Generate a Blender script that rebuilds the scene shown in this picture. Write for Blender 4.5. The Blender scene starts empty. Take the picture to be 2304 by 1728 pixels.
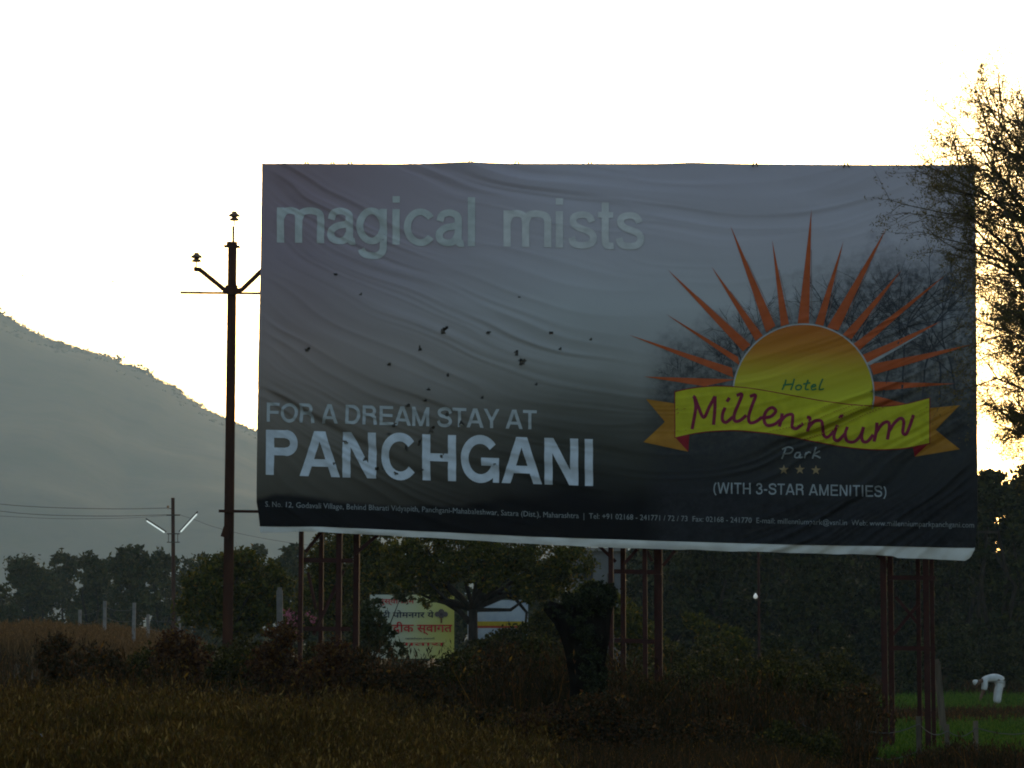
import bpy, math, random
import numpy as np
from mathutils import Vector, Matrix

scene = bpy.context.scene
COL = scene.collection
R = math.radians

# ------------------------------------------------------------------ camera
F = 7040.0                      # focal length in pixels of the 2304 px wide photograph
CX, CY, HORIZON = 1152.0, 864.0, 1460.0
CAM_Z = 1.9
PITCH = math.atan((HORIZON - CY) / F)
cam_d = bpy.data.cameras.new('camera')
cam_d.sensor_width = 36.0
cam_d.lens = F / 2304.0 * 36.0
cam_d.clip_start = 0.5
cam_d.clip_end = 12000
cam = bpy.data.objects.new('camera', cam_d)
COL.objects.link(cam)
cam.location = (0, 0, CAM_Z)
cam.rotation_euler = (math.pi / 2 + PITCH, 0, 0)
scene.camera = cam

# ------------------------------------------------------------------ sky, sun, exposure
SUN_EL, SUN_AZ = R(5.5), R(5.0)          # azimuth measured from +Y towards +X
world = bpy.data.worlds.new('World')
scene.world = world
world.use_nodes = True
wn = world.node_tree
sky = wn.nodes.new('ShaderNodeTexSky')
sky.sky_type = 'NISHITA'
sky.sun_disc = False
sky.sun_elevation = SUN_EL
sky.sun_rotation = SUN_AZ
sky.altitude = 700
sky.air_density = 1.0
sky.dust_density = 5.0
sky.ozone_density = 1.0
bg = wn.nodes['Background']
bg.inputs['Strength'].default_value = 0.10
wn.links.new(sky.outputs['Color'], bg.inputs['Color'])

sun_d = bpy.data.lights.new('sun', 'SUN')
sun_d.energy = 0.12
sun_d.angle = R(10)
sun_d.color = (1.0, 0.88, 0.74)
sun = bpy.data.objects.new('sun', sun_d)
COL.objects.link(sun)
sdir = Vector((math.sin(SUN_AZ) * math.cos(SUN_EL), math.cos(SUN_AZ) * math.cos(SUN_EL), math.sin(SUN_EL)))
sun.rotation_euler = sdir.to_track_quat('Z', 'Y').to_euler()
sun.location = (30, 60, 40)

scene.view_settings.view_transform = 'Standard'
scene.view_settings.look = 'None'
scene.view_settings.gamma = 1.0
scene.view_settings.use_curve_mapping = False
scene.view_settings.exposure = 1.95
scene.cycles.filter_width = 1.9
scene.cycles.volume_bounces = 1
scene.cycles.max_bounces = 6
scene.cycles.diffuse_bounces = 3
scene.cycles.transparent_max_bounces = 8
scene.cycles.use_denoising = True

# ------------------------------------------------------------------ helpers
def P(px, py, d):
    """World point seen at photo pixel (px, py) standing at depth d metres."""
    xc, yc = (px - CX) / F, (CY - py) / F
    dy = math.cos(PITCH) - yc * math.sin(PITCH)
    dz = math.sin(PITCH) + yc * math.cos(PITCH)
    t = d / dy
    return Vector((xc * t, d, CAM_Z + dz * t))

def X(px, d):
    return P(px, HORIZON, d).x

def smooth(t):
    t = np.clip(t, 0, 1)
    return t * t * (3 - 2 * t)

def ground_z(x, y):
    x = np.asarray(x, float); y = np.asarray(y, float)
    near = 0.55 * (1 - smooth((y - 14) / 30.0))
    left = 1.75 * smooth((-x - 8.5) / 7.0) * smooth((y - 70) / 38.0)
    rough = 0.05 * np.sin(x * 0.9 + 1.3 * np.sin(y * 0.31)) * np.cos(y * 0.53 + x * 0.21)
    far = 14.0 * smooth((y - 400) / 2500.0)
    return near + left * (1 - 0.3 * smooth((y - 200) / 200)) + rough + far

def gz(x, y):
    return float(ground_z(x, y))

_rs = np.random.RandomState(11)
_perm = _rs.permutation(512)
_val = _rs.rand(512) * 2 - 1
def vnoise(x, y, seed=0):
    x = np.asarray(x, float) + seed * 17.31; y = np.asarray(y, float) + seed * 5.17
    xi = np.floor(x).astype(int); yi = np.floor(y).astype(int)
    fx = x - xi; fy = y - yi
    fx = fx * fx * fx * (fx * (fx * 6 - 15) + 10); fy = fy * fy * fy * (fy * (fy * 6 - 15) + 10)
    def h(a, b):
        return _val[_perm[(_perm[a & 511] + b) & 511]]
    return (h(xi, yi) * (1 - fx) + h(xi + 1, yi) * fx) * (1 - fy) + (h(xi, yi + 1) * (1 - fx) + h(xi + 1, yi + 1) * fx) * fy

def make_mesh(name, v, faces=None, quads=None, tris=None, shade=False):
    me = bpy.data.meshes.new(name)
    v = np.asarray(v, np.float32).reshape(-1, 3)
    if faces is not None:
        me.from_pydata(v.tolist(), [], [list(f) for f in faces])
    else:
        arr = quads if quads is not None else tris
        k = 4 if quads is not None else 3
        arr = np.asarray(arr, np.int32).reshape(-1, k)
        n = len(arr)
        me.vertices.add(len(v)); me.vertices.foreach_set('co', v.ravel())
        me.loops.add(n * k); me.loops.foreach_set('vertex_index', arr.ravel())
        me.polygons.add(n)
        me.polygons.foreach_set('loop_start', np.arange(0, n * k, k, dtype=np.int32))
        me.polygons.foreach_set('loop_total', np.full(n, k, np.int32))
        me.update(calc_edges=True)
    if shade:
        me.polygons.foreach_set('use_smooth', np.ones(len(me.polygons), bool))
    me.update()
    return me

def obj(name, me, mat=None, parent=None, label=None, cat=None, group=None, kind=None, loc=None):
    if mat is not None and len(me.materials) == 0:
        me.materials.append(mat)
    o = bpy.data.objects.new(name, me)
    COL.objects.link(o)
    if parent is not None:
        o.parent = parent
        # meshes are built in world space; parents are placed empties
        o.matrix_parent_inverse = parent_world(parent).inverted()
    if loc is not None:
        o.location = loc
    tag(o, label, cat, group, kind)
    return o

def parent_world(o):
    m = Matrix.Translation(o.location) @ o.rotation_euler.to_matrix().to_4x4()
    if o.parent is not None:
        m = parent_world(o.parent) @ o.matrix_parent_inverse @ m
    return m

def tag(o, label=None, cat=None, group=None, kind=None):
    if label: o['label'] = label
    if cat: o['category'] = cat
    if group: o['group'] = group
    if kind: o['kind'] = kind
    return o

def thing(name, loc, label, cat, group=None):
    o = bpy.data.objects.new(name, None)
    COL.objects.link(o)
    o.location = loc
    o.empty_display_size = 0.3
    return tag(o, label, cat, group)

class MB:
    """collects simple solids into one mesh"""
    def __init__(s): s.v = []; s.f = []
    def add(s, v, f):
        n = len(s.v); s.v += [tuple(a) for a in v]; s.f += [tuple(i + n for i in q) for q in f]
        return s
    def box(s, c, size, rot=None):
        c = Vector(c); a, b, d = [k / 2 for k in size]
        v = [Vector((x, y, z)) for x in (-a, a) for y in (-b, b) for z in (-d, d)]
        if rot is not None: v = [rot @ k for k in v]
        return s.add([c + k for k in v], [(0, 1, 3, 2), (4, 6, 7, 5), (0, 4, 5, 1), (2, 3, 7, 6), (0, 2, 6, 4), (1, 5, 7, 3)])
    def tube(s, pts, rad, n=8, cap=True):
        pts = [Vector(p) for p in pts]
        if not hasattr(rad, '__len__'): rad = [rad] * len(pts)
        rings = []
        ref = None
        for i, p in enumerate(pts):
            t = (pts[min(i + 1, len(pts) - 1)] - pts[max(i - 1, 0)]).normalized()
            if ref is None:
                ref = Vector((0, 0, 1)) if abs(t.z) < 0.9 else Vector((1, 0, 0))
            a = t.cross(ref).normalized(); b = a.cross(t).normalized(); ref = b
            rings.append([p + (a * math.cos(2 * math.pi * k / n) + b * math.sin(2 * math.pi * k / n)) * rad[i] for k in range(n)])
        v = [q for r in rings for q in r]
        f = []
        for i in range(len(rings) - 1):
            for k in range(n):
                f.append((i * n + k, i * n + (k + 1) % n, (i + 1) * n + (k + 1) % n, (i + 1) * n + k))
        if cap:
            f.append(tuple(range(n - 1, -1, -1))); f.append(tuple((len(rings) - 1) * n + k for k in range(n)))
        return s.add(v, f)
    def angle(s, a, b, w=0.07, th=0.008, up=None, flip=1):
        """an L-section steel angle from a to b"""
        a, b = Vector(a), Vector(b); t = (b - a).normalized()
        u = Vector((0, 1, 0)) if up is None else Vector(up)
        u = (u - t * u.dot(t)).normalized(); w2 = t.cross(u).normalized() * flip
        sec = [(0, 0), (w, 0), (w, th), (th, th), (th, w), (0, w)]
        v = [a + w2 * p + u * q for p, q in sec] + [b + w2 * p + u * q for p, q in sec]
        f = [(i, (i + 1) % 6, 6 + (i + 1) % 6, 6 + i) for i in range(6)] + [(5, 4, 3, 2, 1, 0)[0:6], (6, 7, 8, 9, 10, 11)]
        return s.add(v, f)
    def lathe(s, c, prof, n=14):
        c = Vector(c); v = []; f = []
        for r, z in prof:
            v += [c + Vector((r * math.cos(2 * math.pi * k / n), r * math.sin(2 * math.pi * k / n), z)) for k in range(n)]
        for i in range(len(prof) - 1):
            for k in range(n):
                f.append((i * n + k, i * n + (k + 1) % n, (i + 1) * n + (k + 1) % n, (i + 1) * n + k))
        f.append(tuple(range(n - 1, -1, -1))); f.append(tuple((len(prof) - 1) * n + k for k in range(n)))
        return s.add(v, f)
    def build(s, name, mat, parent=None, shade=False, **kw):
        return obj(name, make_mesh(name, s.v, faces=s.f, shade=shade), mat, parent, **kw)

# ------------------------------------------------------------------ materials
def new_mat(name):
    m = bpy.data.materials.new(name); m.use_nodes = True
    nt = m.node_tree
    return m, nt, nt.nodes['Principled BSDF']

def ramp(nt, stops, interp='LINEAR'):
    r = nt.nodes.new('ShaderNodeValToRGB'); e = r.color_ramp.elements
    r.color_ramp.interpolation = interp
    while len(e) > 1: e.remove(e[-1])
    e[0].position = stops[0][0]; e[0].color = (*stops[0][1], 1)
    for p, c in stops[1:]:
        k = e.new(p); k.color = (*c, 1)
    return r

def coords(nt, scale):
    tc = nt.nodes.new('ShaderNodeTexCoord'); mp = nt.nodes.new('ShaderNodeMapping')
    mp.inputs['Scale'].default_value = scale if hasattr(scale, '__len__') else (scale,) * 3
    nt.links.new(tc.outputs['Object'], mp.inputs['Vector'])
    return mp.outputs['Vector']

def noise_mat(name, stops, scale=4.0, rough=0.8, detail=5, bump=0.0, metallic=0.0, bscale=None, spec=0.12):
    m, nt, b = new_mat(name)
    v = coords(nt, scale)
    n = nt.nodes.new('ShaderNodeTexNoise'); n.inputs['Scale'].default_value = 1.0
    n.inputs['Detail'].default_value = detail; n.inputs['Roughness'].default_value = 0.6
    nt.links.new(v, n.inputs['Vector'])
    r = ramp(nt, stops)
    nt.links.new(n.outputs['Fac'], r.inputs['Fac']); nt.links.new(r.outputs['Color'], b.inputs['Base Color'])
    b.inputs['Roughness'].default_value = rough; b.inputs['Metallic'].default_value = metallic
    b.inputs['Specular IOR Level'].default_value = spec
    if bump:
        bn = nt.nodes.new('ShaderNodeBump'); bn.inputs['Strength'].default_value = bump; bn.inputs['Distance'].default_value = 0.02
        n2 = nt.nodes.new('ShaderNodeTexNoise'); n2.inputs['Scale'].default_value = bscale or 3.0; n2.inputs['Detail'].default_value = 6
        nt.links.new(v, n2.inputs['Vector']); nt.links.new(n2.outputs['Fac'], bn.inputs['Height']); nt.links.new(bn.outputs['Normal'], b.inputs['Normal'])
    return m

def leaf_mat(name, stops, trans=0.25, rough=0.55):
    """leaf colours picked per leaf"""
    m, nt, b = new_mat(name)
    g = nt.nodes.new('ShaderNodeNewGeometry')
    r = ramp(nt, stops)
    nt.links.new(g.outputs['Random Per Island'], r.inputs['Fac'])
    nt.links.new(r.outputs['Color'], b.inputs['Base Color'])
    b.inputs['Roughness'].default_value = rough
    b.inputs['Specular IOR Level'].default_value = 0.03
    t = nt.nodes.new('ShaderNodeBsdfTranslucent'); nt.links.new(r.outputs['Color'], t.inputs['Color'])
    mx = nt.nodes.new('ShaderNodeMixShader'); mx.inputs[0].default_value = trans
    nt.links.new(b.outputs[0], mx.inputs[1]); nt.links.new(t.outputs[0], mx.inputs[2])
    nt.links.new(mx.outputs[0], nt.nodes['Material Output'].inputs['Surface'])
    return m

M = {}
M['ground'] = noise_mat('dry_soil', [(0.3, (0.03, 0.024, 0.014)), (0.6, (0.055, 0.042, 0.024)), (0.8, (0.035, 0.036, 0.015))], 0.35, 0.95, 8, 0.6, bscale=12)
M['hill'] = noise_mat('hillside_scrub', [(0.35, (0.03, 0.035, 0.02)), (0.5, (0.075, 0.065, 0.04)), (0.65, (0.04, 0.05, 0.025))], 0.012, 0.95, 8, 0.0)
M['bark'] = noise_mat('bark', [(0.3, (0.010, 0.008, 0.006)), (0.7, (0.034, 0.025, 0.018))], (9, 9, 2.5), 0.9, 6, 0.7, bscale=6)
M['leaf_far'] = leaf_mat('far_leaves', [(0.0, (0.020, 0.026, 0.009)), (0.5, (0.034, 0.042, 0.015)), (1.0, (0.07, 0.068, 0.022))], 0.12)
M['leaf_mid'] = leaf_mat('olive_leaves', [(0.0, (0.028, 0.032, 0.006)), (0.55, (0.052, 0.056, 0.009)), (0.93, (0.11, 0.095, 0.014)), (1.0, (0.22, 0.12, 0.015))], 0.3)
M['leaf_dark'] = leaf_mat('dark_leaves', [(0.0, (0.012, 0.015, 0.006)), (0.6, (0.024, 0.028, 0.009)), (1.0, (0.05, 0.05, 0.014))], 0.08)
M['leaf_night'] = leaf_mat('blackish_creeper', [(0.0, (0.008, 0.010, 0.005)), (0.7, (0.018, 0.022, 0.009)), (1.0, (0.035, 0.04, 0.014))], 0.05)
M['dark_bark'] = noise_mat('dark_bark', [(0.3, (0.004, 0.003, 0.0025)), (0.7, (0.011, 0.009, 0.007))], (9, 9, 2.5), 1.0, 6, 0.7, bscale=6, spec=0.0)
M['leaf_acacia'] = leaf_mat('feathery_leaves', [(0.0, (0.06, 0.055, 0.016)), (0.6, (0.11, 0.09, 0.026)), (1.0, (0.17, 0.13, 0.04))], 0.5)  # lightened so part of the backlit glow sits in the leaf colour
M['leaf_bush'] = leaf_mat('lantana_leaves', [(0.0, (0.014, 0.011, 0.004)), (0.45, (0.03, 0.021, 0.007)), (0.8, (0.055, 0.028, 0.010)), (0.97, (0.10, 0.038, 0.013)), (1.0, (0.25, 0.12, 0.015))], 0.15)
M['leaf_rust'] = leaf_mat('rusty_leaves', [(0.0, (0.024, 0.010, 0.005)), (0.5, (0.05, 0.021, 0.008)), (0.85, (0.085, 0.036, 0.012)), (1.0, (0.14, 0.08, 0.015))], 0.15)
M['leaf_green'] = leaf_mat('bush_leaves', [(0.0, (0.015, 0.016, 0.004)), (0.6, (0.032, 0.032, 0.007)), (0.95, (0.07, 0.06, 0.012)), (1.0, (0.17, 0.12, 0.02))], 0.18)
M['grass'] = leaf_mat('dry_weeds', [(0.0, (0.026, 0.014, 0.0035)), (0.4, (0.07, 0.034, 0.006)), (0.6, (0.045, 0.036, 0.006)), (0.9, (0.14, 0.072, 0.014)), (1.0, (0.24, 0.15, 0.045))], 0.15)
M['gold'] = leaf_mat('golden_grass', [(0.0, (0.06, 0.034, 0.012)), (0.6, (0.105, 0.06, 0.022)), (1.0, (0.18, 0.11, 0.045))], 0.3)
M['crop'] = leaf_mat('green_crop', [(0.0, (0.025, 0.06, 0.006)), (0.6, (0.045, 0.10, 0.009)), (1.0, (0.09, 0.14, 0.014))], 0.25)
M['pink'] = leaf_mat('pink_bracts', [(0.0, (0.26, 0.06, 0.10)), (1.0, (0.40, 0.14, 0.19))], 0.25)
M['red_steel'] = noise_mat('red_oxide_steel', [(0.3, (0.020, 0.005, 0.004)), (0.7, (0.038, 0.009, 0.007))], 6, 0.6, 5, 0.1)
M['rust_steel'] = noise_mat('rusty_pole_steel', [(0.25, (0.022, 0.010, 0.007)), (0.55, (0.045, 0.017, 0.010)), (0.8, (0.075, 0.03, 0.016))], (4, 4, 1.2), 0.75, 7, 0.25, bscale=8)
M['dark_steel'] = noise_mat('dark_steel', [(0.3, (0.03, 0.028, 0.026)), (0.7, (0.07, 0.06, 0.05))], 5, 0.6, 5, 0.1)
M['backing'] = noise_mat('dull_tin_sheet', [(0.3, (0.12, 0.11, 0.10)), (0.7, (0.18, 0.165, 0.15))], 2, 0.7, 5, 0.1)
M['porcelain'] = noise_mat('brown_porcelain', [(0.3, (0.10, 0.06, 0.035)), (0.7, (0.15, 0.09, 0.05))], 8, 0.3, 3, 0)
M['concrete'] = noise_mat('weathered_concrete', [(0.3, (0.12, 0.115, 0.11)), (0.7, (0.2, 0.19, 0.18))], 5, 0.9, 6, 0.3)
M['wood'] = noise_mat('grey_wood', [(0.3, (0.05, 0.04, 0.03)), (0.7, (0.13, 0.105, 0.08))], (8, 8, 1.5), 0.9, 6, 0.5)
M['wire'] = noise_mat('wire', [(0.3, (0.05, 0.05, 0.05)), (0.7, (0.09, 0.085, 0.08))], 5, 0.6, 2, 0)

# ------------------------------------------------------------------ terrain
def build_ground():
    ys = np.concatenate([np.linspace(-40, 14, 12), np.linspace(16, 140, 110), np.geomspace(143, 7000, 56)])
    us = np.linspace(-1, 1, 121)
    us = np.sign(us) * np.abs(us) ** 1.6
    V = np.zeros((len(ys), len(us), 3))
    for j, y in enumerate(ys):
        half = 60 + max(0, y) * 0.9
        xs = us * half
        V[j, :, 0] = xs; V[j, :, 1] = y; V[j, :, 2] = ground_z(xs, np.full_like(xs, y))
    n, m = V.shape[:2]
    idx = np.arange(n * m).reshape(n, m)
    q = np.stack([idx[:-1, :-1], idx[:-1, 1:], idx[1:, 1:], idx[1:, :-1]], -1).reshape(-1, 4)
    obj('ground', make_mesh('ground', V, quads=q, shade=True), M['ground'], kind='structure')
build_ground()

HD = 3900.0
RIDGE = [(-900, 330), (-500, 470), (-200, 590), (0, 702), (30, 722), (60, 738), (110, 762), (160, 778), (210, 790), (245, 795), (270, 806), (300, 817),
         (330, 832), (360, 850), (400, 868), (420, 888), (450, 908), (480, 925), (510, 938), (540, 952), (580, 968), (640, 1000), (720, 1045),
         (850, 1095), (1000, 1138), (1200, 1172), (1500, 1205), (1900, 1238), (2400, 1300), (3200, 1380)]
def ridge_py(px):
    return np.interp(px, [a for a, _ in RIDGE], [b for _, b in RIDGE])
def build_hill():
    pxs = np.linspace(-900, 3200, 420)
    ts = np.concatenate([np.linspace(0, 1, 60), np.linspace(1.06, 1.9, 14)])
    base = np.array([P(p, HORIZON, HD) for p in pxs])
    top = np.array([P(p, float(ridge_py(p)), HD) for p in pxs])
    V = np.zeros((len(ts), len(pxs), 3))
    for j, t in enumerate(ts):
        y = HD - 1800 * (1 - t)
        h = top[:, 2] - 4
        prof = smooth(min(t, 1.0)) * 0.45 + 0.55 * min(t, 1.0) ** 1.15 if t <= 1 else 1 - 0.9 * ((t - 1) / 0.9) ** 1.3
        xs = top[:, 0] * (y / HD) ** 0.25
        n = vnoise(xs / 330, np.full_like(xs, y / 430), 1) * 22 + vnoise(xs / 110, np.full_like(xs, y / 150), 2) * 8
        gully = (np.abs(vnoise(xs / 240 + y / 1500, np.full_like(xs, y / 1800), 3)) - 0.3) * 34
        fade = math.sin(math.pi * min(max(t, 0), 1)) if t < 1 else 0.3
        V[j, :, 0] = xs; V[j, :, 1] = y
        V[j, :, 2] = 6 + (h - 6) * prof + (n + gully) * fade * np.clip(h / 240, 0.1, 1)
    n, m = V.shape[:2]
    idx = np.arange(n * m).reshape(n, m)
    q = np.stack([idx[:-1, :-1], idx[:-1, 1:], idx[1:, 1:], idx[1:, :-1]], -1).reshape(-1, 4)
    V[..., 2] = V[..., 2]
    obj('hill', make_mesh('hill', V, quads=q, shade=True), M['hill'], kind='structure')
    return V
HILL = build_hill()

def quads_from_centres(c, a, b):
    """one rhombic leaf per centre: half axes a (long) and b (short)"""
    v = np.stack([c - a, c - b * 0.9 + a * 0.1, c + a, c + b * 0.9 + a * 0.1], 1).reshape(-1, 3)
    q = np.arange(len(v), dtype=np.int32).reshape(-1, 4)
    return v, q

def rand_dirs(rng, n):
    d = rng.normal(size=(n, 3))
    return d / np.linalg.norm(d, axis=1, keepdims=True)

def leaves_at(rng, c, size, aspect=0.5, droop=0.0):
    n = len(c)
    d1 = rand_dirs(rng, n); d1[:, 2] -= droop; d1 /= np.linalg.norm(d1, axis=1, keepdims=True)
    d2 = np.cross(d1, rand_dirs(rng, n)); d2 /= np.linalg.norm(d2, axis=1, keepdims=True) + 1e-9
    s = (size * (0.6 + 0.8 * rng.rand(n)))[:, None]
    return quads_from_centres(c, d1 * s * 0.5, d2 * s * 0.5 * aspect)

# scrub on the ridge and the slope (nobody could count it)
def build_scrub():
    rng = np.random.RandomState(4)
    vs, qs = [], []; off = 0
    npx = HILL.shape[1]
    row = 59
    for k in range(1500):
        t = rng.rand()
        if k < 1500:
            i = rng.randint(80, 330); j = row if rng.rand() < .7 else rng.randint(54, 60)
        else:
            i = rng.randint(60, 330); j = rng.randint(8, 58)
        c = HILL[j, i] * (1 - t) + HILL[j, min(i + 1, npx - 1)] * t
        h = (0.45 if k >= 1500 else 1.0) * rng.uniform(1.3, 3.0) * (1.6 if rng.rand() < 0.12 else 1) * (1.5 if 255 < (c[0] / HD * F + CX) < 340 and j == row else 1)
        n = 16
        pts = rng.normal(size=(n, 3)) * np.array([h * 0.8, h * 0.6, h * 0.32]) + c + np.array([0, 0, h * 0.30])
        v, q = leaves_at(rng, pts, h * 0.9, 0.8)
        vs.append(v); qs.append(q + off); off += len(v)
    obj('hillside_scrub', make_mesh('hillside_scrub', np.concatenate(vs), quads=np.concatenate(qs)), M['leaf_far'],
        label='tiny trees and scrub dotted along the hazy hill ridge', cat='scrub', kind='stuff')
build_scrub()

# ------------------------------------------------------------------ billboard
BD_L, BD_R = 54.6, 52.7
_A = P(592, HORIZON, BD_L); _B = P(2197, HORIZON, BD_R)
BE = (_B - _A); BE.z = 0; BW = BE.length; BE.normalize()
BN = Vector((BE.y, -BE.x, 0))          # towards the road
if BN.y > 0: BN = -BN
C0 = np.array([0, 0, CAM_Z]); A0 = np.array(_A); E0 = np.array(BE); N0 = np.array(BN)

def plane_pts(px, py, shift=0.0):
    """photo pixels -> points on the billboard's vertical plane (shift metres towards the road)"""
    px = np.asarray(px, float); py = np.asarray(py, float)
    xc, yc = (px - CX) / F, (CY - py) / F
    r = np.stack([xc, math.cos(PITCH) - yc * math.sin(PITCH), math.sin(PITCH) + yc * math.cos(PITCH)], -1)
    t = ((A0 - C0) @ N0) / (r @ N0)
    return C0 + r * t[..., None] + N0 * shift

def wrinkle(p):
    """sag folds of the vinyl sheet, metres towards the road"""
    s = (p - A0) @ E0 / BW; z = p[..., 2]
    x = np.clip(s, 0, 1)
    low = np.clip((10.2 - z) / 6.3, 0, 1)
    drop = 2.9 * (1 - np.exp(-3.3 * x)) - (0.5 + 1.5 * low) * np.clip(x - .52, 0, 1) ** 2 * 7.5
    q = z + drop + .22 * vnoise(s * 3.1, z * .8, 21) + .07 * vnoise(s * 9, z * 2.0, 22)
    left = np.clip(1.12 - x * 1.35, 0.16, 1)
    right = 1.35 * smooth((x - 0.58) / 0.2) * (0.2 + 0.8 * smooth(low * 2.2 - .35))
    amp = np.maximum(left, right)
    edge = smooth(x / 0.03) * smooth((1 - x) / 0.02)
    mod = np.clip(0.55 + 0.9 * vnoise(s * 4.5, q * 1.1, 5), 0, 1.3)
    def crease(f, so, seed):
        return 1 - np.abs(vnoise(q * f + so, s * 4.2, seed)) * 2.2
    d = 0.030 * vnoise(q * 2.4 + 40, s * 1.8, 6) * (.4 + mod)
    d = d + 0.027 * crease(4.4, 11, 7) * (0.3 + mod)
    d = d + 0.0145 * crease(9.5, 3, 8) * mod
    d = d * amp + 0.012 * vnoise(s * 9 + z, z * 1.4 + s * 3, 9) * (0.4 + 0.6 * mod)
    d = d + 0.06 * vnoise(s * 2.3, z * 0.35, 10)
    return d * (0.2 + 0.8 * edge)

def on_banner(px, py, lift=0.0):
    p = plane_pts(px, py)
    return p + N0 * (wrinkle(p)[..., None] + 0.16 + lift)

EDGE_T = [(594, 371), (900, 372), (1000, 370), (1060, 368), (1150, 371), (1480, 371), (1560, 368), (1680, 371), (2194, 375)]
EDGE_B = [(589, 1185), (731, 1186), (819, 1190), (1000, 1198), (1200, 1208), (1500, 1218), (1800, 1227), (2010, 1230), (2194, 1234)]
EDGE_L = [(371, 594), (600, 591), (800, 586), (1000, 583), (1130, 582), (1155, 586), (1185, 589)]
EDGE_R = [(375, 2194), (700, 2197), (1000, 2199), (1180, 2199), (1234, 2194)]
ip = lambda tab, t: np.interp(t, [a for a, _ in tab], [b for _, b in tab])

# tears: (px, py, half width, half height, slant)
TEARS = [(1003, 745, 7, 10, -.5), (1103, 751, 5, 3.5, -.8), (1244, 750, 5, 4, -.3), (1166, 795, 4.5, 8, 0), (1178, 816, 9, 8, -.3), (949, 786, 5, 6, .2),
         (695, 788, 7, 5, 0), (880, 821, 5.5, 4, -.2), (760, 619, 5.5, 3.2, -.4), (1173, 671, 4.5, 3, 0), (1264, 786, 3.6, 4, 0), (1210, 867, 3.4, 3.4, 0),
         (969, 878, 4.5, 3, -.6), (961, 902, 5.5, 3, -.6), (1088, 896, 4, 3, -.5), (1043, 956, 8, 7, .2), (977, 966, 4, 11, -.7), (891, 958, 4.5, 5, -.7),
         (923, 914, 5.5, 4, .1), (1010, 934, 5, 5, -.3), (879, 978, 4, 3, -.5), (782, 997, 6, 4, .6), (825, 1034, 5, 4, -.6), (919, 1010, 3.6, 9, -.1),
         (947, 997, 3.6, 9, -.2), (756, 1044, 4, 3.4, -.3), (853, 1055, 6, 4, -.5), (864, 1055, 3.4, 4, -.5), (894, 1066, 4, 4.5, 0), (953, 1058, 5, 3.4, -.6),
         (998, 1027, 4, 5, -.6), (1116, 1046, 4, 3, -.6), (815, 664, 3.4, 2.4, 0), (1012, 845, 3.4, 5, 0), (1332, 765, 3, 2.5, 0)]
TA = np.array(TEARS); TA[:, 2:4] *= .82
def in_tear(px, py):
    dy = (py[..., None] - TA[:, 1]) ; dx = (px[..., None] - TA[:, 0]) - TA[:, 4] * dy
    wob = 1 + 0.25 * np.sin(TA[:, 0] + np.arctan2(dy, dx) * 3)
    return ((dx / TA[:, 2]) ** 2 + (dy / TA[:, 3]) ** 2 < wob ** 2).any(-1)

billboard = thing('billboard', (float((_A.x + _B.x) / 2), float((_A.y + _B.y) / 2), 0.0),
                  'huge hotel advertising hoarding with a creased, torn vinyl banner on red steel towers', 'billboard')

def grid_quads(n, m, off=0):
    idx = np.arange(n * m).reshape(n, m) + off
    return np.stack([idx[:-1, :-1], idx[1:, :-1], idx[1:, 1:], idx[:-1, 1:]], -1).reshape(-1, 4)

# --- printed ground of the banner: the photograph of a misty dawn (ink colours, in the sheet's own metres)
def ink_mat(name, col, rough=0.55, var=0.12):
    m, nt, b = new_mat(name)
    v = coords(nt, 3.0)
    n = nt.nodes.new('ShaderNodeTexNoise'); n.inputs['Scale'].default_value = 2.0; n.inputs['Detail'].default_value = 6
    nt.links.new(v, n.inputs['Vector'])
    r = ramp(nt, [(0.3, tuple(c * (1 - var) for c in col)), (0.7, tuple(min(1, c * (1 + var)) for c in col))])
    nt.links.new(n.outputs['Fac'], r.inputs['Fac']); nt.links.new(r.outputs['Color'], b.inputs['Base Color'])
    b.inputs['Roughness'].default_value = rough; b.inputs['Specular IOR Level'].default_value = 0.08
    return m

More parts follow.
